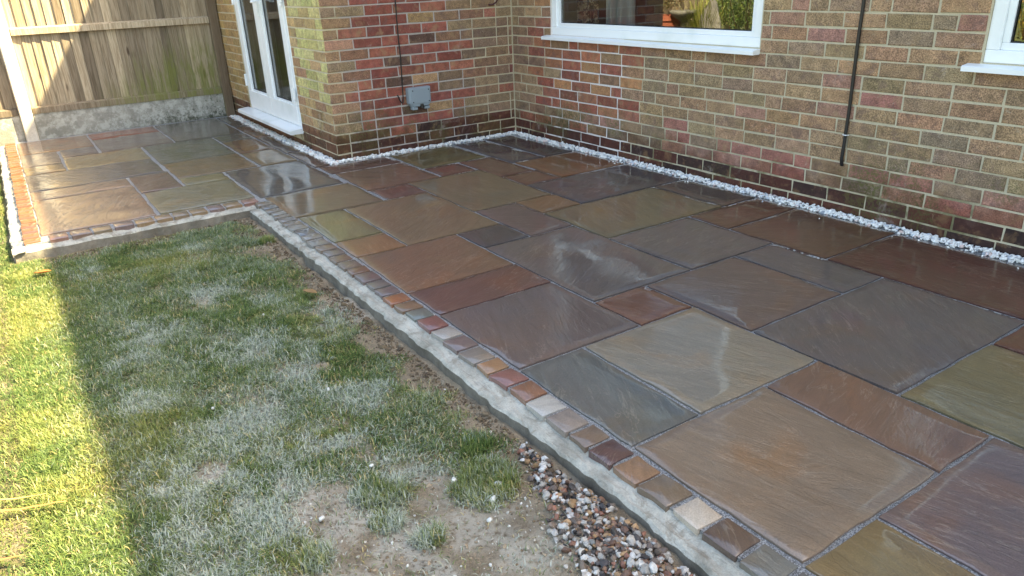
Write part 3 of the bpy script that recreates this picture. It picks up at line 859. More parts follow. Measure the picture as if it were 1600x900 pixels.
door = empty('french_door', ((DX0+DX1)/2, 0, DZ0), ext)
dbase = Vector(((DX0+DX1)/2, DY, DZ0))
def DB(name, mb, mat, smooth=False):
    o = mb.build(name, mat, door, smooth=smooth); o.location = -dbase; return o
f = MB(); yf, yb = DY+0.010, DY+0.08; fw = 0.05
f.box((DX0, yf, DZ0), (DX0+fw, yb, DZ1), .004); f.box((DX1-fw, yf, DZ0), (DX1, yb, DZ1), .004)
f.box((DX0+fw, yf+.001, DZ1-fw), (DX1-fw, yb, DZ1), .004); f.box((DX0+fw, yf+.001, DZ0), (DX1-fw, yb, DZ0+.035), .004)
DB('frame', f, UPVC)
mid = (DX0+DX1)/2
for (xa, xb, hinge) in ((DX0+fw+.003, mid-.002, -1), (mid+.002, DX1-fw-.003, 1)):
    l = MB(); ya, yc = DY-.006, DY+.06; st = 0.098; za, zb = DZ0+.037, DZ1-fw-.003; br = 0.135
    l.box((xa, ya, za), (xb, yc, za+br), .005); l.box((xa, ya, zb-st), (xb, yc, zb), .005)
    l.box((xa, ya+.0008, za+br), (xa+st, yc, zb-st), .005); l.box((xb-st, ya+.0008, za+br), (xb, yc, zb-st), .005)
    DB('leaf', l, UPVC)
    bd = MB(); p, q = xa+st, xb-st; s = .014; yb_ = ya+.012
    bd.box((p, yb_, za+br), (q, yb_+.03, za+br+s), .002); bd.box((p, yb_, zb-st-s), (q, yb_+.03, zb-st), .002)
    bd.box((p, yb_+.001, za+br+s), (p+s, yb_+.03, zb-st-s), .002); bd.box((q-s, yb_+.001, za+br+s), (q, yb_+.03, zb-st-s), .002)
    DB('glazing_bead', bd, UPVC)
    gk = MB(); 
    for yo, wd in ((.014, .007), (.036, .010)):
        gk.box((p+s, yb_+yo, za+br+s), (p+s+wd, yb_+yo+.0015, zb-st-s)); gk.box((q-s-wd, yb_+yo, za+br+s), (q-s, yb_+yo+.0015, zb-st-s))
        gk.box((p+s+wd, yb_+yo, za+br+s), (q-s-wd, yb_+yo+.0015, za+br+s+wd))
    DB('gasket', gk, DARKRUB)
    for yo in (.018, .034):
        gm = MB(); gm.add([(p+s, yb_+yo, za+br+s), (q-s, yb_+yo, za+br+s), (q-s, yb_+yo, zb-st-s), (p+s, yb_+yo, zb-st-s)], [(0,1,2,3)])
        DB('pane', gm, GLASS)
    sp = MB(); sp.box((p+s+.001, yb_+.0195, za+br+s), (p+s+.008, yb_+.0325, zb-st-s)); sp.box((q-s-.008, yb_+.0195, za+br+s), (q-s-.001, yb_+.0325, zb-st-s))
    DB('spacer_bar', sp, METAL)
    hx = DX0+fw-.004 if hinge < 0 else DX1-fw+.004
    for hz in (0.42, 1.15, 1.86):
        h = MB(); h.tube([(hx, DY-.012, hz-.05), (hx, DY-.012, hz+.05)], .0105, 10); h.box((hx-.022, DY-.009, hz-.028), (hx+.022, DY-.0065, hz+.028), .001)
        h.tube([(hx, DY-.012, hz-.058), (hx, DY-.012, hz-.052)], .0125, 10)
        DB('hinge', h, UPVC)
hd_ = MB(); hd_.box((mid+.03, DY-.012, 1.00), (mid+.062, DY-.0065, 1.22), .002); hd_.tube([(mid+.046, DY-.012, 1.13), (mid+.046, DY-.05, 1.13), (mid+.046, DY-.055, 1.12), (mid+.15, DY-.055, 1.12)], .009, 8)
DB('handle', hd_, UPVC)
th = MB()
th.add([(-2.33, DY-.105, DZ0-.045), (-.74, DY-.105, DZ0-.045), (-.74, DY-.105, DZ0-.020), (-2.33, DY-.105, DZ0-.020), (-2.33, DY-.093, DZ0-.013), (-.74, DY-.093, DZ0-.013), (-2.33, DY+.03, DZ0-.001), (-.74, DY+.03, DZ0-.001), (-2.33, DY+.03, DZ0-.045), (-.74, DY+.03, DZ0-.045)],
       [(0,1,2,3), (3,2,5,4), (4,5,7,6), (8,9,1,0), (0,3,4,6,8), (1,9,7,5,2)])
DB('threshold', th, UPVC)

# things on the walls
c = MB(); pts = [(3.102, WY-.008, 4.2), (3.10, WY-.008, 2.5), (3.104, WY-.008, 1.3), (3.098, WY-.0075, .9), (3.101, WY-.008, .55), (3.098, WY-.009, .36), (3.096, WY-.010, .29), (3.098, WY-.006, .258), (3.102, WY+.02, .25)]
c.tube(pts, .0085, 8)
cb = tag(c.build('cable', BLACK, smooth=True), 'thick straight black cable down the brown brick wall between the windows', 'cable')
cl = MB(); cl.tube([(3.085, WY-.001, .415), (3.089, WY-.016, .416), (3.099, WY-.0195, .416), (3.109, WY-.016, .416), (3.114, WY-.001, .415)], .0025, 6)
cl.build('clip', UPVC, cb)
c = MB(); c.tube([(.006, -.965, 2.4), (.006, -.962, 1.5), (.006, -.968, 1.1), (.007, -.972, .9), (.006, -.968, .7), (.007, -.975, .5), (.008, -.978, .40), (.010, -.980, .372), (.010, -.990, .365), (.008, -1.005, .385), (.006, -1.018, .42), (.002, -1.022, .432)], .0042, 8)
tag(c.build('cable', BLACK, smooth=True), 'thin black wire looping beside the grey junction box', 'cable')
c = MB(); c.tube([(.0, -.16, 1.035), (.018, -.13, 1.035), (.022, -.10, 1.05), (.012, -.07, 1.08), (.008, -.06, 1.16), (.006, -.07, 1.4)], .006, 8)
tag(c.build('cable', WIRE, smooth=True), 'short curved maroon wire end on brick near the inner wall corner', 'cable')
jb = tag(empty('junction_box', (0.0, -.853, .31)), 'small grey plastic junction box fixed on the red brick return wall', 'junction box')
b = MB()
pr = [(-.095, .05), (-.095, .165), (.095, .165), (.095, .05), (.070, .018), (-.070, .018)]
V = [(0.0, y, z) for y, z in pr] + [(.045, y, z) for y, z in pr] + [(.062, y*.90, .09+(z-.09)*.88) for y, z in pr]
F = [tuple(range(5, -1, -1)), tuple(range(12, 18))] + [(i, (i+1) % 6, 6+(i+1) % 6, 6+i) for i in range(6)] + [(6+i, 6+(i+1) % 6, 12+(i+1) % 6, 12+i) for i in range(6)]
V = [(x, -y, z) for x, y, z in V]; F = [tuple(reversed(f)) for f in F]
mesh_obj('body', V, F, GREYP, jb)
l = MB(); l.box((.0605, -.080, .045), (.066, .080, .158), .004); l.build('cover', GREYP, jb)
l = MB()
for s in (-1, 1): l.box((.012, s*.052-.022, -.002), (.058, s*.052+.022, .0195), .004)
l.build('bracket_foot', GREYP, jb)
l = MB()
for (sy, sz) in ((-.068, .145), (.068, .145), (-.068, .058), (.068, .058)): l.tube([(.0655, sy, sz), (.0680, sy, sz)], .0048, 10)
l.build('screw', DARKRUB, jb)
l = MB(); l.lathe([(.0, .010), (.014, .010), (.014, .040), (.0, .040)], (.062, .004, 0), 12); l.build('cable_gland', BLACK, jb)

# curtains inside the window
def curtain(name, x0, x1, y, z0, z1, mat, folds, amp, label):
    n = 60; V = []; F = []
    for i in range(n+1):
        t = i/n; x = x0+(x1-x0)*t
        for z in (z0, z1):
            V.append((x-(x0+x1)/2, amp*math.sin(t*folds*2*math.pi)+amp*.3*math.sin(t*folds*5.1), z-z0))
    for i in range(n): F.append((2*i, 2*i+2, 2*i+3, 2*i+1))
    o = mesh_obj(name, V, F, mat, None, ((x0+x1)/2, y, z0), True)
    mo = o.modifiers.new('thickness', 'SOLIDIFY'); mo.thickness = .003
    return tag(o, label, 'curtain')
curtain('curtain', .60, .86, WY+.20, .50, 2.2, FLORAL, 2, .012, 'dark floral print curtain with cream blooms at the window edge')
curtain('curtain', .93, 1.24, WY+.21, .50, 2.2, NET, 3, .022, 'plain white hanging curtain beside the floral one')

# ------------------------------------------------------------------ fence
FX = -2.90
def board(parent, yc, wd, z0, z1, x):
    V = []; r = random.Random(int(yc*1e4))
    t0, t1 = 0.005, 0.020
    jw = r.uniform(-.002, .002); lean = r.uniform(-.003, .003)
    for z in (z0, z1):
        d = lean if z == z1 else 0
        V += [(x, -wd/2+jw+d, z), (x, wd/2+jw+d, z), (x-t0, wd/2+jw+d, z), (x-t1, -wd/2+jw+d, z)]
    # feather edge: thick edge overlaps the next board's thin edge
    V = [(v[0]+(t1 if i % 4 in (0,) else t0 if i % 4 == 1 else 0), v[1], v[2]) for i, v in enumerate(V)]
    F = [(0,1,5,4), (1,2,6,5), (2,3,7,6), (3,0,4,7), (3,2,1,0), (4,5,6,7)]
    return mesh_obj('board', [(v[0]-x, v[1], v[2]) for v in V], F, WOOD, parent, (x-FX, yc, 0))
def fence_panel(ya, yb, label):
    p = tag(empty('fence_panel', (FX, 0, 0)), label, 'fence', 'fence panels along the left boundary')
    n = int(round((yb-ya)/.0785)); wd = (yb-ya)/n
    for i in range(n):
        board(p, ya+wd*(i+.5), wd+.014, .20+random.uniform(0, .004), 1.80, FX-.052+.0022*(i % 2))
    for (z0, z1) in ((.225, .295), (.915, .985), (1.60, 1.67)):
        m_ = MB(); d = .036
        m_.add([(FX-.036, ya+.005, z0), (FX, ya+.005, z0+.004), (FX, ya+.005, z1-.014), (FX-.036, ya+.005, z1), (FX-.036, yb-.005, z0), (FX, yb-.005, z0+.004), (FX, yb-.005, z1-.014), (FX-.036, yb-.005, z1)],
               [(0,1,2,3), (7,6,5,4), (0,4,5,1), (1,5,6,2), (2,6,7,3), (3,7,4,0)])
        o = m_.build('rail', WOOD, p); o.location = (-FX, 0, 0)
    m_ = MB(); m_.box((FX-.07, ya+.004, 1.80), (FX+.01, yb-.004, 1.825), .003); o = m_.build('capping', WOOD, p); o.location = (-FX, 0, 0)
    return p
fence_panel(-3.355, -1.645, 'weathered vertical board fence panel with green algae beside the brick wall')
fence_panel(-5.30, -3.465, 'sunlit vertical board fence panel beyond the concrete post away from the house')
def gravel_board(ya, yb, label):
    b = MB(); b.box((FX-.055, ya+.004, -.16), (FX-.008, yb-.004, .232), .004)
    return tag(b.build('gravel_board', GBOARD), label, 'gravel board', 'concrete gravel boards under the fence')
gravel_board(-3.36, -1.64, 'mottled pale concrete gravel board stained with dark algae at patio edge')
gravel_board(-5.30, -3.46, 'clean concrete gravel board in sun beyond the concrete post')
def cpost(y, label):
    b = MB(); V = []; F = []
    x0, x1 = FX-.075, FX+.042; h = .052; s = .018
    for z in (-.3, 1.88, 1.90):
        k = .010 if z > 1.89 else 0
        V += [(x1-k, y-h+.008+k, z), (x1-k, y+h-.008-k, z), (x1-.012, y+h-k, z), (x0, y+h-k, z), (x0, y-h+k, z), (x1-.012, y-h+k, z)]
    for l_ in range(2):
        for i in range(6): F.append((l_*6+i, l_*6+(i+1) % 6, l_*6+6+(i+1) % 6, l_*6+6+i))
    F.append(tuple(range(12, 18)))
    return tag(mesh_obj('concrete_post', V, F, POSTC), label, 'post')
cpost(-3.41, 'pale concrete fence post standing between the two fence panels')
b = MB(); b.box((FX-.06, -1.645, -.16), (FX+.035, -1.562, 1.82), .004)
tag(b.build('timber_post', WOOD), 'dark timber fence post against the brick extension', 'post')

# ------------------------------------------------------------------ stones
def pebble_proto(seed, sub=1, flat=.7):
    bm = bmesh.new(); bmesh.ops.create_icosphere(bm, subdivisions=sub, radius=1)
    r = random.Random(seed); s = (r.uniform(.8, 1.25), r.uniform(.65, .95), flat*r.uniform(.75, 1.2))
    off = Vector((seed*3.7, seed*1.3, 0))
    for v in bm.verts:
        d = 1 + .50*mnoise.noise(v.co*1.1+off) + .30*mnoise.noise(v.co*2.3+off)
        v.co = Vector((v.co.x*s[0]*d, v.co.y*s[1]*d, v.co.z*s[2]*d))
    bm.verts.index_update()
    V = np.array([v.co[:] for v in bm.verts]); F = np.array([[q.index for q in f.verts] for f in bm.faces]); bm.free()
    return V, F
PEB = [pebble_proto(i, 1) for i in range(10)]
PEB2 = [pebble_proto(i+40, 2) for i in range(8)]
def rotm(r):
    return np.array(Matrix.Rotation(r.uniform(0, 6.28), 3, 'Z') @ Matrix.Rotation(r.gauss(0, .5), 3, 'X') @ Matrix.Rotation(r.gauss(0, .5), 3, 'Y'))
def scatter(name, items, protos, mat, smooth=False):
    """items: (x, y, z, size, tint)"""
    r = random.Random(99); VV = []; FF = []; TT = []; b = 0
    for (x, y, z, s, t) in items:
        V, F = protos[r.randrange(len(protos))]
        v = (V*s) @ rotm(r).T + np.array((x, y, z))
        VV.append(v); FF.append(F+b); TT.append(np.tile(np.array((*t, 1.0)), (len(V), 1))); b += len(V)
    return mesh_obj(name, np.concatenate(VV), np.concatenate(FF).tolist(), mat, None, (0, 0, 0), smooth, np.concatenate(TT))

r = random.Random(5); items = []
def wtint():
    q = r.random()
    if q < .80: c_ = (240, 239, 234)
    elif q < .90: c_ = (206, 212, 220)
    elif q < .97: c_ = (226, 204, 196)
    else: c_ = (150, 156, 164)
    f = r.uniform(.86, 1.03); return tuple(v*f for v in s2l(c_))
def strip(xa, ya, xb, yb, wn, dens):
    L = math.hypot(xb-xa, yb-ya); dx, dy = (xb-xa)/L, (yb-ya)/L
    for i in range(int(L*dens)):
        s = r.uniform(0, L); o = r.betavariate(1.3, 1.3)*wn
        hgt = .001 + .013*r.random()*(1-abs(o/wn-.5)*1.2)
        items.append((xa+dx*s+(-dy)*o, ya+dy*s+dx*o, hgt, r.choice((.005, .007, .008, .009, .010, .012, .014))*r.uniform(.85, 1.1), wtint()))
strip(0.02, WY-.090, 5.6, WY-.090, .080, 520)           # main wall
strip(0.105, WY-.01, 0.105, DY-.10, -.095, 420) if False else None
strip(0.010, DY-.08, 0.010, WY-.02, -.075, 520)          # return wall (offset to +x)
strip(-2.80, DY-.090, 0.085, DY-.090, .080, 520)            # door wall
for i in range(46):      # strays kicked out on the slabs
    items.append((r.uniform(.2, 4.6), WY-.095-abs(r.gauss(0, .04)), .007, r.uniform(.004, .008), wtint()))
tag(scatter('white_gravel', items, PEB, WSTONE), 'strip of small white pebbles between the wet slabs and the brick walls', 'gravel', kind='stuff')

# dark gap under the white gravel
# flint heap by the edging
def flint():
    c_ = r.choice([(176,172,164),(206,204,198),(150,112,84),(128,92,70),(92,84,80),(64,58,58),(180,140,90),(142,122,104),(196,186,172),(112,96,86),(160,104,78),(214,212,208)])
    f = r.uniform(.55, .95); l = s2l(c_); g = sum(l)/3; return tuple((g+(v-g)*.8)*f for v in l)
items = []; big = []
def heap_ok(x, y):
    # elongated heap along the edging
    t = (x-3.80)/.95
    if t < 0 or t > 1.25: return False
    wdt = .03 + .21*min(1, t*1.5)
    d = -2.472 - y
    return 0 < d < wdt*(.75+.5*r.random())
n = 0
while n < 2600:
    x, y = r.uniform(3.7, 4.9), r.uniform(-2.85, -2.472)
    if not heap_ok(x, y): continue
    n += 1
    s = r.choice([.004, .005, .006, .007, .009, .011])
    z = float(soil_z(np.array(x), np.array(y))) + s*.3 + r.random()*.010
    items.append((x, y, z, s*r.uniform(.8, 1.2), flint()))
tag(scatter('flint_gravel', items, PEB, STONE), 'heap of mixed brown and white flint gravel lying against the concrete edging', 'gravel', kind='stuff')
n = 0; rr = random.Random(21)
while n < 70:
    x, y = rr.uniform(3.76, 4.6), rr.uniform(-2.80, -2.478)
    if not heap_ok(x, y): continue
    n += 1; s = rr.uniform(.009, .0165)
    V, F = PEB2[rr.randrange(len(PEB2))]
    V = (V*s) @ rotm(rr).T
    z = float(soil_z(np.array(x), np.array(y)))
    o = mesh_obj('pebble', V, F.tolist(), STONE, None, (x, y, z+s*.35+.005), False, np.array((*flint(), 1)))
    tag(o, 'large flint pebble on top of the gravel heap beside the edging', 'pebble', 'large flints on the gravel heap')
for (x, y, s) in ((3.93,-2.655,.013),(3.97,-2.70,.011),(3.12,-2.84,.007),(3.0,-3.2,.007),(2.33,-2.83,.006),(3.75,-3.1,.010),(3.62,-2.9,.008),(2.75,-3.24,.006),(3.83,-2.74,.010),(4.03,-2.75,.008)):
    V, F = PEB2[rr.randrange(len(PEB2))]; V = (V*s) @ rotm(rr).T
    z = float(soil_z(np.array(x), np.array(y)))
    o = mesh_obj('stone', V, F.tolist(), STONE, None, (x, y, z+s*.4+.008), True, np.array((*s2l((214, 214, 210)), 1)))
    tag(o, 'single small white stone lying loose among the grass', 'stone', 'white stones on the lawn')
# crumbs of soil and mortar thrown along the edging
items = []
for i in range(5200):
    q = r.random()
    if q < .62:
        x = r.uniform(.85, 4.0); y = -2.475 - abs(r.gauss(0, .045))
    elif q < .85:
        x = .80 + abs(r.gauss(0, .05)); y = r.uniform(-3.6, -2.5)
    else:
        x = .95 + r.gauss(0, .18); y = -2.56 + r.gauss(0, .07)
    if x < .80 or y > -2.47: continue
    s = r.choice([.0015, .002, .003, .003, .004, .005, .007])*r.uniform(.7, 1.2)
    if r.random() < .02: s = r.uniform(.009, .016)
    c_ = r.choice([(96,82,64),(112,98,78),(82,70,56),(134,124,106),(104,90,70)])
    items.append((x, y, float(soil_z(np.array(x), np.array(y)))+s*.3, s, s2l(c_)))
for i in range(2600):
    x, y = r.uniform(3.3, 4.7), r.uniform(-3.4, -2.5)
    s = .0012+.0045*r.random()**3; c_ = r.choice([(190,184,172),(150,138,118),(110,98,82),(210,208,202)])
    items.append((x, y, float(soil_z(np.array(x), np.array(y)))+s*.3, s, s2l(c_)))
for i in range(700):
    x, y = r.uniform(3.6, 4.6), r.uniform(-3.25, -2.55)
    s = .002+.006*r.random()**2
    items.append((x, y, float(soil_z(np.array(x), np.array(y)))+s*.1, s, s2l(r.choice([(142,126,102),(158,142,118),(122,106,84)]))))
tag(scatter('soil_crumbs', items, PEB, CLOD), 'crumbled soil and mortar lumps along the foot of the edging', 'soil', kind='stuff')

# ------------------------------------------------------------------ grass
def grow(n, xa, xb, ya, yb, seed):
    g = np.random.default_rng(seed)
    x = g.uniform(xa, xb, n); y = g.uniform(ya, yb, n)
    bare = spots(x, y, BARE, .5); tuft = spots(x, y, TUFT, .4)
    cover = fbm(x*4.5, y*4.5, 61, 4); fine = fbm(x*15, y*15, 71, 3)
    dn = np.clip((cover-.20)*5.0, .45, 1)*np.clip((fine-.20)*4, .45, 1)
    south = np.clip((x-2.6)/1.3, 0, 1)*np.clip((y+3.35)/.5, 0, 1)
    dn = dn*(1-.45*south)
    rim = np.where(y > -3.65, np.clip((-2.50-y)/.13 + (fine-.5)*2.0, 0, 1), 1.0)
    rim = rim*np.where((x < 1.0) & (y > -3.7), np.clip((x-.80)/.10+(fine-.5), 0, 1), 1)
    dn = dn*rim*(1-bare*.90)
    dn = np.maximum(dn, tuft)
    dn = np.where((y > -2.485) | ((x < .79) & (y > -3.715)), 0, dn)
    dn = np.where(y < -3.58, np.maximum(dn, .75*np.where(y > -3.72, np.where(x < .8, 0, 1), 1)), dn)
    k = g.random(n) < dn
    return x[k], y[k], dn[k], tuft[k]
gx1 = [grow(520000, .78, 4.75, -3.75, -2.48, 1), grow(230000, -2.9, 4.4, -4.75, -3.68, 2)]
x = np.concatenate([q[0] for q in gx1]); y = np.concatenate([q[1] for q in gx1])
dn = np.concatenate([q[2] for q in gx1]); tf = np.concatenate([q[3] for q in gx1])
n = len(x); g = np.random.default_rng(77)
z = soil_z(x, y) - .003
clump = fbm(x*7, y*7, 41, 3); ci = fbm(x*3, y*3, 55, 3)
h = (.014 + .022*g.random(n)**1.3)*(.75+.5*clump)*(.8+.3*dn) + .010*tf
wd = g.uniform(.0008, .0018, n)
# lie of the blades follows slow swirls plus scatter
az = 2*math.pi*fbm(x*2.2+7, y*2.2, 81, 2)*2 + g.normal(0, 2.2, n)
lean = np.abs(g.normal(1.0, .38, n)) - .35*tf
dx, dy = np.cos(az), np.sin(az); px, py = -dy, dx
mx, my = np.sin(lean*.55)*h*.55, 0
def P3(a, hh, side, wdt):
    ox = dx*a + px*wdt*side; oy = dy*a + py*wdt*side
    return np.stack([x+ox, y+oy, z+hh], 1)
a1 = np.sin(lean*.6)*h*.55; h1 = np.cos(lean*.6)*h*.55
a2 = a1 + np.sin(np.minimum(lean*1.5, 1.75))*h*.5; h2 = h1 + np.cos(np.minimum(lean*1.5, 1.75))*h*.5
V = np.stack([P3(0*h, 0*h, -1, wd), P3(0*h, 0*h, 1, wd), P3(a1, h1, -1, wd*.8), P3(a1, h1, 1, wd*.8), P3(a2, h2, 0, wd)], 1).reshape(-1, 3)
b = np.arange(n)*5
me = bpy.data.meshes.new('grass')
nv = 5*n
me.vertices.add(nv); me.vertices.foreach_set('co', V.astype(np.float32).ravel())
quad = np.stack([b, b+1, b+3, b+2], 1); tri = np.stack([b+2, b+3, b+4], 1)
loops = np.concatenate([quad, tri], 1).ravel()
starts = (np.arange(n)[:, None]*7 + np.array([0, 4])).ravel()
me.loops.add(7*n); me.loops.foreach_set('vertex_index', loops.astype(np.int32))
me.polygons.add(2*n); me.polygons.foreach_set('loop_start', starts.astype(np.int32))
me.polygons.foreach_set('use_smooth', np.ones(2*n, dtype=bool))
me.update(calc_edges=True)
ga, gb, gc_, gd = (np.array(s2l(q)) for q in ((60,88,42), (124,142,72), (174,168,90), (206,188,130)))
t = g.random(n)[:, None]
colr = ga*(1-t) + gb*t
m1 = np.clip((ci-.45)*4, 0, 1)[:, None]*g.random(n)[:, None]
colr = colr*(1-m1*.7) + gc_*m1*.7
straw = (g.random(n) < (.045 + .20*(1-dn)))[:, None]
colr = np.where(straw, gd*g.uniform(.7, 1.15, n)[:, None], colr)
dmk = dustmap(x, y)
du = (np.where(g.random(n) < dmk*.85, g.uniform(.55, .95, n), dmk*.18))[:, None]
hzp = np.clip(fbm(x*8.0, y*8.0, 15, 4)*1.6-.55, 0, .5)*np.clip((y+3.7)/.3, 0, 1)
hz = np.where(g.random(n) < hzp*.8, g.uniform(.5, 1.6, n), hzp*.25)[:, None]
colr = colr*(1-np.maximum(du, hz*.40)) + np.array(s2l((200, 206, 196)))*np.maximum(du, hz*.40)
C5 = np.repeat(colr, 5, axis=0).reshape(n, 5, 3)*np.array([.42, .42, 1, 1, 1.2])[None, :, None]  # shading put into the blade colour: dark roots, pale tips
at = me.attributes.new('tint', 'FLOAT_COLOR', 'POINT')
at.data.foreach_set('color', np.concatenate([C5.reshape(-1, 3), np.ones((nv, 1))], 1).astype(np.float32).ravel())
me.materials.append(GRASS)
go = bpy.data.objects.new('grass', me); link(go)
tag(go, 'short patchy lawn grass dusted white in places', 'grass', kind='stuff')

# fallen leaves and dry blades on the lawn
def leaf(x, y, L, W_, rz, col, label, curl=.25):
    V = []; F = []; n_ = 8
    for i in range(n_+1):
        t_ = i/n_; w_ = W_*math.sin(math.pi*min(1, t_*.96+.02))**.8*(1+.18*math.sin(t_*26))
        zc = .012 + curl*L*(t_-.5)**2
        V += [(L*(t_-.5), -w_, zc+w_*.5), (L*(t_-.5), 0, zc-.002), (L*(t_-.5), w_, zc+w_*.35)]
    for i in range(n_):
        for q in (0, 1): F.append((3*i+q, 3*i+3+q, 3*i+4+q, 3*i+1+q))
    zz = float(soil_z(np.array(x), np.array(y)))
    o = mesh_obj('fallen_leaf', V, F, LEAF, None, (x, y, zz+.020), True, np.array((*s2l(col), 1)))
    o.rotation_euler = (random.uniform(-.2, .2), random.uniform(-.2, .2), rz)
    mo = o.modifiers.new('thickness', 'SOLIDIFY'); mo.thickness = .0008
    return tag(o, label, 'leaf')
leaf(2.27, -2.60, .075, .022, .6, (168, 138, 96), 'curled tan dead leaf on the grass near the concrete edging')
leaf(1.13, -3.585, .085, .022, 1.1, (184, 128, 66), 'orange brown dead leaf at the edge of the sunlit grass')
def straw(p0, p1, wd_, col, label):
    a_ = Vector(p0); b_ = Vector(p1); d = (b_-a_); L = d.length; d.normalize(); s_ = Vector((-d.y, d.x, 0))
    V = []; F = []; n_ = 10
    for i in range(n_+1):
        t_ = i/n_; c0 = a_ + d*L*t_ + s_*(.02*math.sin(t_*3)); w_ = wd_*(1-t_)**.5+.0006
        zz = float(soil_z(np.array(c0.x), np.array(c0.y)))+.034+.006*math.sin(t_*7)
        V += [(c0.x-s_.x*w_, c0.y-s_.y*w_, zz+w_*.4), (c0.x, c0.y, zz-.001), (c0.x+s_.x*w_, c0.y+s_.y*w_, zz+w_*.4)]
    for i in range(n_):
        for q in (0, 1): F.append((3*i+q, 3*i+3+q, 3*i+4+q, 3*i+1+q))
    o = MB(); o.add(V, F, (*s2l(col), 1))
    o = o.build('dry_leaf_blade', LEAF, None, tuple(a_), True)
    mo = o.modifiers.new('thickness', 'SOLIDIFY'); mo.thickness = .0008
    return tag(o, label, 'leaf')
straw((3.20, -3.95, LZ), (3.30, -3.655, LZ), .006, (190, 140, 84), 'long dry brown leaf blade lying on the sunlit grass')
straw((3.15, -3.90, LZ), (3.23, -3.70, LZ), .003, (206, 176, 110), 'thin straw coloured blade beside the long dry leaf blade')
straw((3.42, -3.95, LZ), (3.475, -3.765, LZ), .006, (196, 134, 84), 'short reddish dry blade in sun apart from the long one')

# ------------------------------------------------------------------ garden seen in the window panes
def leaf_cloud(mb, c0, rad, n_, size, cols, sd):
    g_ = random.Random(sd)
    for i in range(n_):
        th_, u_ = g_.uniform(0, 6.283), g_.uniform(-.9, 1); rr_ = g_.random()**.4
        k_ = math.sqrt(max(0, 1-u_*u_))
        lump = .75+.5*mnoise.noise(Vector((math.cos(th_)*k_*2+sd, math.sin(th_)*k_*2, u_*2)))
        p = Vector((c0[0]+rad[0]*rr_*lump*k_*math.cos(th_), c0[1]+rad[1]*rr_*lump*k_*math.sin(th_), c0[2]+rad[2]*rr_*lump*u_))
        d = Vector((g_.gauss(0, 1), g_.gauss(0, 1), g_.gauss(.3, 1))).normalized(); s_ = d.cross(Vector((g_.gauss(0, 1), g_.gauss(0, 1), g_.gauss(0, 1)))).normalized()
        q = size*g_.uniform(.6, 1.3); cc = s2l(g_.choice(cols)); f_ = g_.uniform(.7, 1.2)
        mb.add([p, p+d*q*.5+s_*q*.28, p+d*q, p+d*q*.5-s_*q*.28], [(0,1,2,3)], (cc[0]*f_, cc[1]*f_, cc[2]*f_, 1))
def shrub(x, y, rad, h, cols, label, sd, size=.035, n_=1600):
    e = tag(empty('shrub', (x, y, LZ)), label, 'shrub', 'shrubs in the flower bed')
    st = MB(); g_ = random.Random(sd)
    for i in range(6):
        a_ = g_.uniform(0, 6.28); st.tube([(0, 0, -.02), (math.cos(a_)*rad*.2, math.sin(a_)*rad*.2, h*.35), (math.cos(a_)*rad*.6, math.sin(a_)*rad*.6, h*.8)], [.012, .009, .004], 6, (*s2l((92, 74, 54)), 1))
    st.build('stem', LEAF, e)
    cr = MB(); leaf_cloud(cr, (0, 0, h*.56), (rad, rad, h*.5), n_, size, cols, sd); cr.build('crown', LEAF, e)
GRN = [(84,112,50),(104,128,60),(128,142,70),(66,90,44)]
YEL = [(176,160,60),(150,148,64),(190,150,64),(110,124,56)]
shrub(-1.62, -4.65, .42, 1.25, GRN, 'rounded dense green shrub behind the grey boulder', 31)
shrub(-1.0, -4.75, .40, 1.05, YEL[2:]+GRN, 'mixed olive shrub in the sunny bed', 32)
shrub(-2.2, -5.0, .42, 1.5, GRN[2:]+GRN[:1], 'tall light green shrub behind the bird bath', 33)
shrub(1.75, -5.0, .5, 1.3, YEL+GRN[:2], 'golden leaved shrub standing alone on the lawn', 34)
shrub(-2.45, -5.35, .50, 1.45, GRN, 'dark green shrub against the sunny fence panel', 35)
shrub(-.45, -5.2, .55, 1.15, GRN[1:]+YEL[1:2], 'wide spreading green shrub at the end of the bed', 36)
shrub(-1.35, -5.6, .6, 1.7, GRN[1:], 'tallest bushy shrub at the back of the bed', 37)
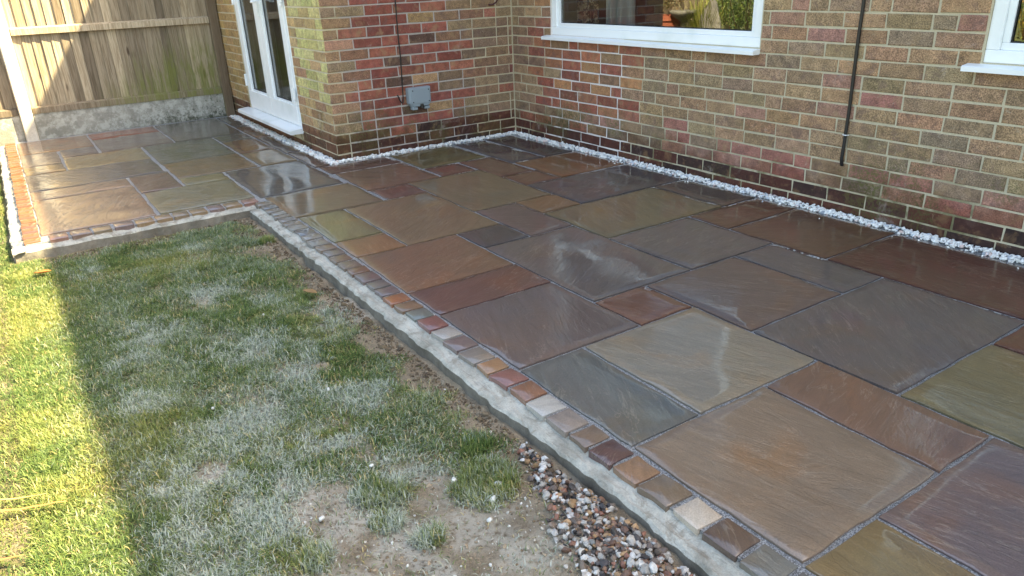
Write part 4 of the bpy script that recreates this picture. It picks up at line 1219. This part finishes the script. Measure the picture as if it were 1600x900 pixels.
pt = tag(empty('plant_pot', (-2.68, -4.30, LZ)), 'tall terracotta pot with a twiggy plant beside the fence', 'plant pot')
p_ = MB(); p_.lathe([(0, 0), (.13, 0), (.185, .64), (.205, .645), (.205, .715), (.185, .715), (.175, .66), (0, .66)], n=24); p_.build('pot', TERRA, pt, smooth=False)
p_ = MB(); leaf_cloud(p_, (0, 0, .92), (.22, .22, .26), 420, .035, [(120,112,70),(92,96,56),(150,132,92)], 41); p_.build('foliage', LEAF, pt)
bb = tag(empty('bird_bath', (-2.38, -4.28, LZ)), 'grey stone bird bath on a slim pedestal between pot and ornamental grass', 'bird bath')
p_ = MB(); p_.lathe([(0, 0), (.14, 0), (.14, .05), (.06, .09), (.045, .35), (.055, .64), (.09, .67)], n=20); p_.build('pedestal', BSTONE, bb, smooth=True)
p_ = MB(); p_.lathe([(0, .665), (.10, .672), (.19, .74), (.20, .78), (.18, .78), (.10, .73), (0, .72)], n=24); p_.build('bowl', BSTONE, bb, smooth=True)
og = tag(empty('ornamental_grass', (-2.12, -4.38, LZ)), 'arching lime green ornamental grass clump next to the bird bath', 'grass clump')
p_ = MB(); g_ = random.Random(8)
for i in range(420):
    a_ = g_.uniform(0, 6.28); L_ = g_.uniform(.55, 1.0); o_ = g_.uniform(.1, .42); s_ = Vector((-math.sin(a_), math.cos(a_), 0))*.004
    pts_ = [Vector((math.cos(a_)*o_*t_**1.7, math.sin(a_)*o_*t_**1.7, L_*t_*(1-.25*t_*o_))) for t_ in (0, .35, .7, 1)]
    cc = s2l(g_.choice([(168,176,84),(140,156,70),(186,182,110)]))
    p_.add([q-s_ for q in pts_]+[q+s_ for q in pts_], [(0,1,5,4), (1,2,6,5), (2,3,7,6)], (*cc, 1))
p_.build('blades', LEAF, og)
V, F = pebble_proto(77, 3, 1.3); V = V*np.array((.20, .17, .52))
tag(mesh_obj('boulder', V, F.tolist(), BSTONE, None, (-1.92, -4.32, LZ+.34), True), 'upright grey boulder beside the ornamental grass', 'boulder')
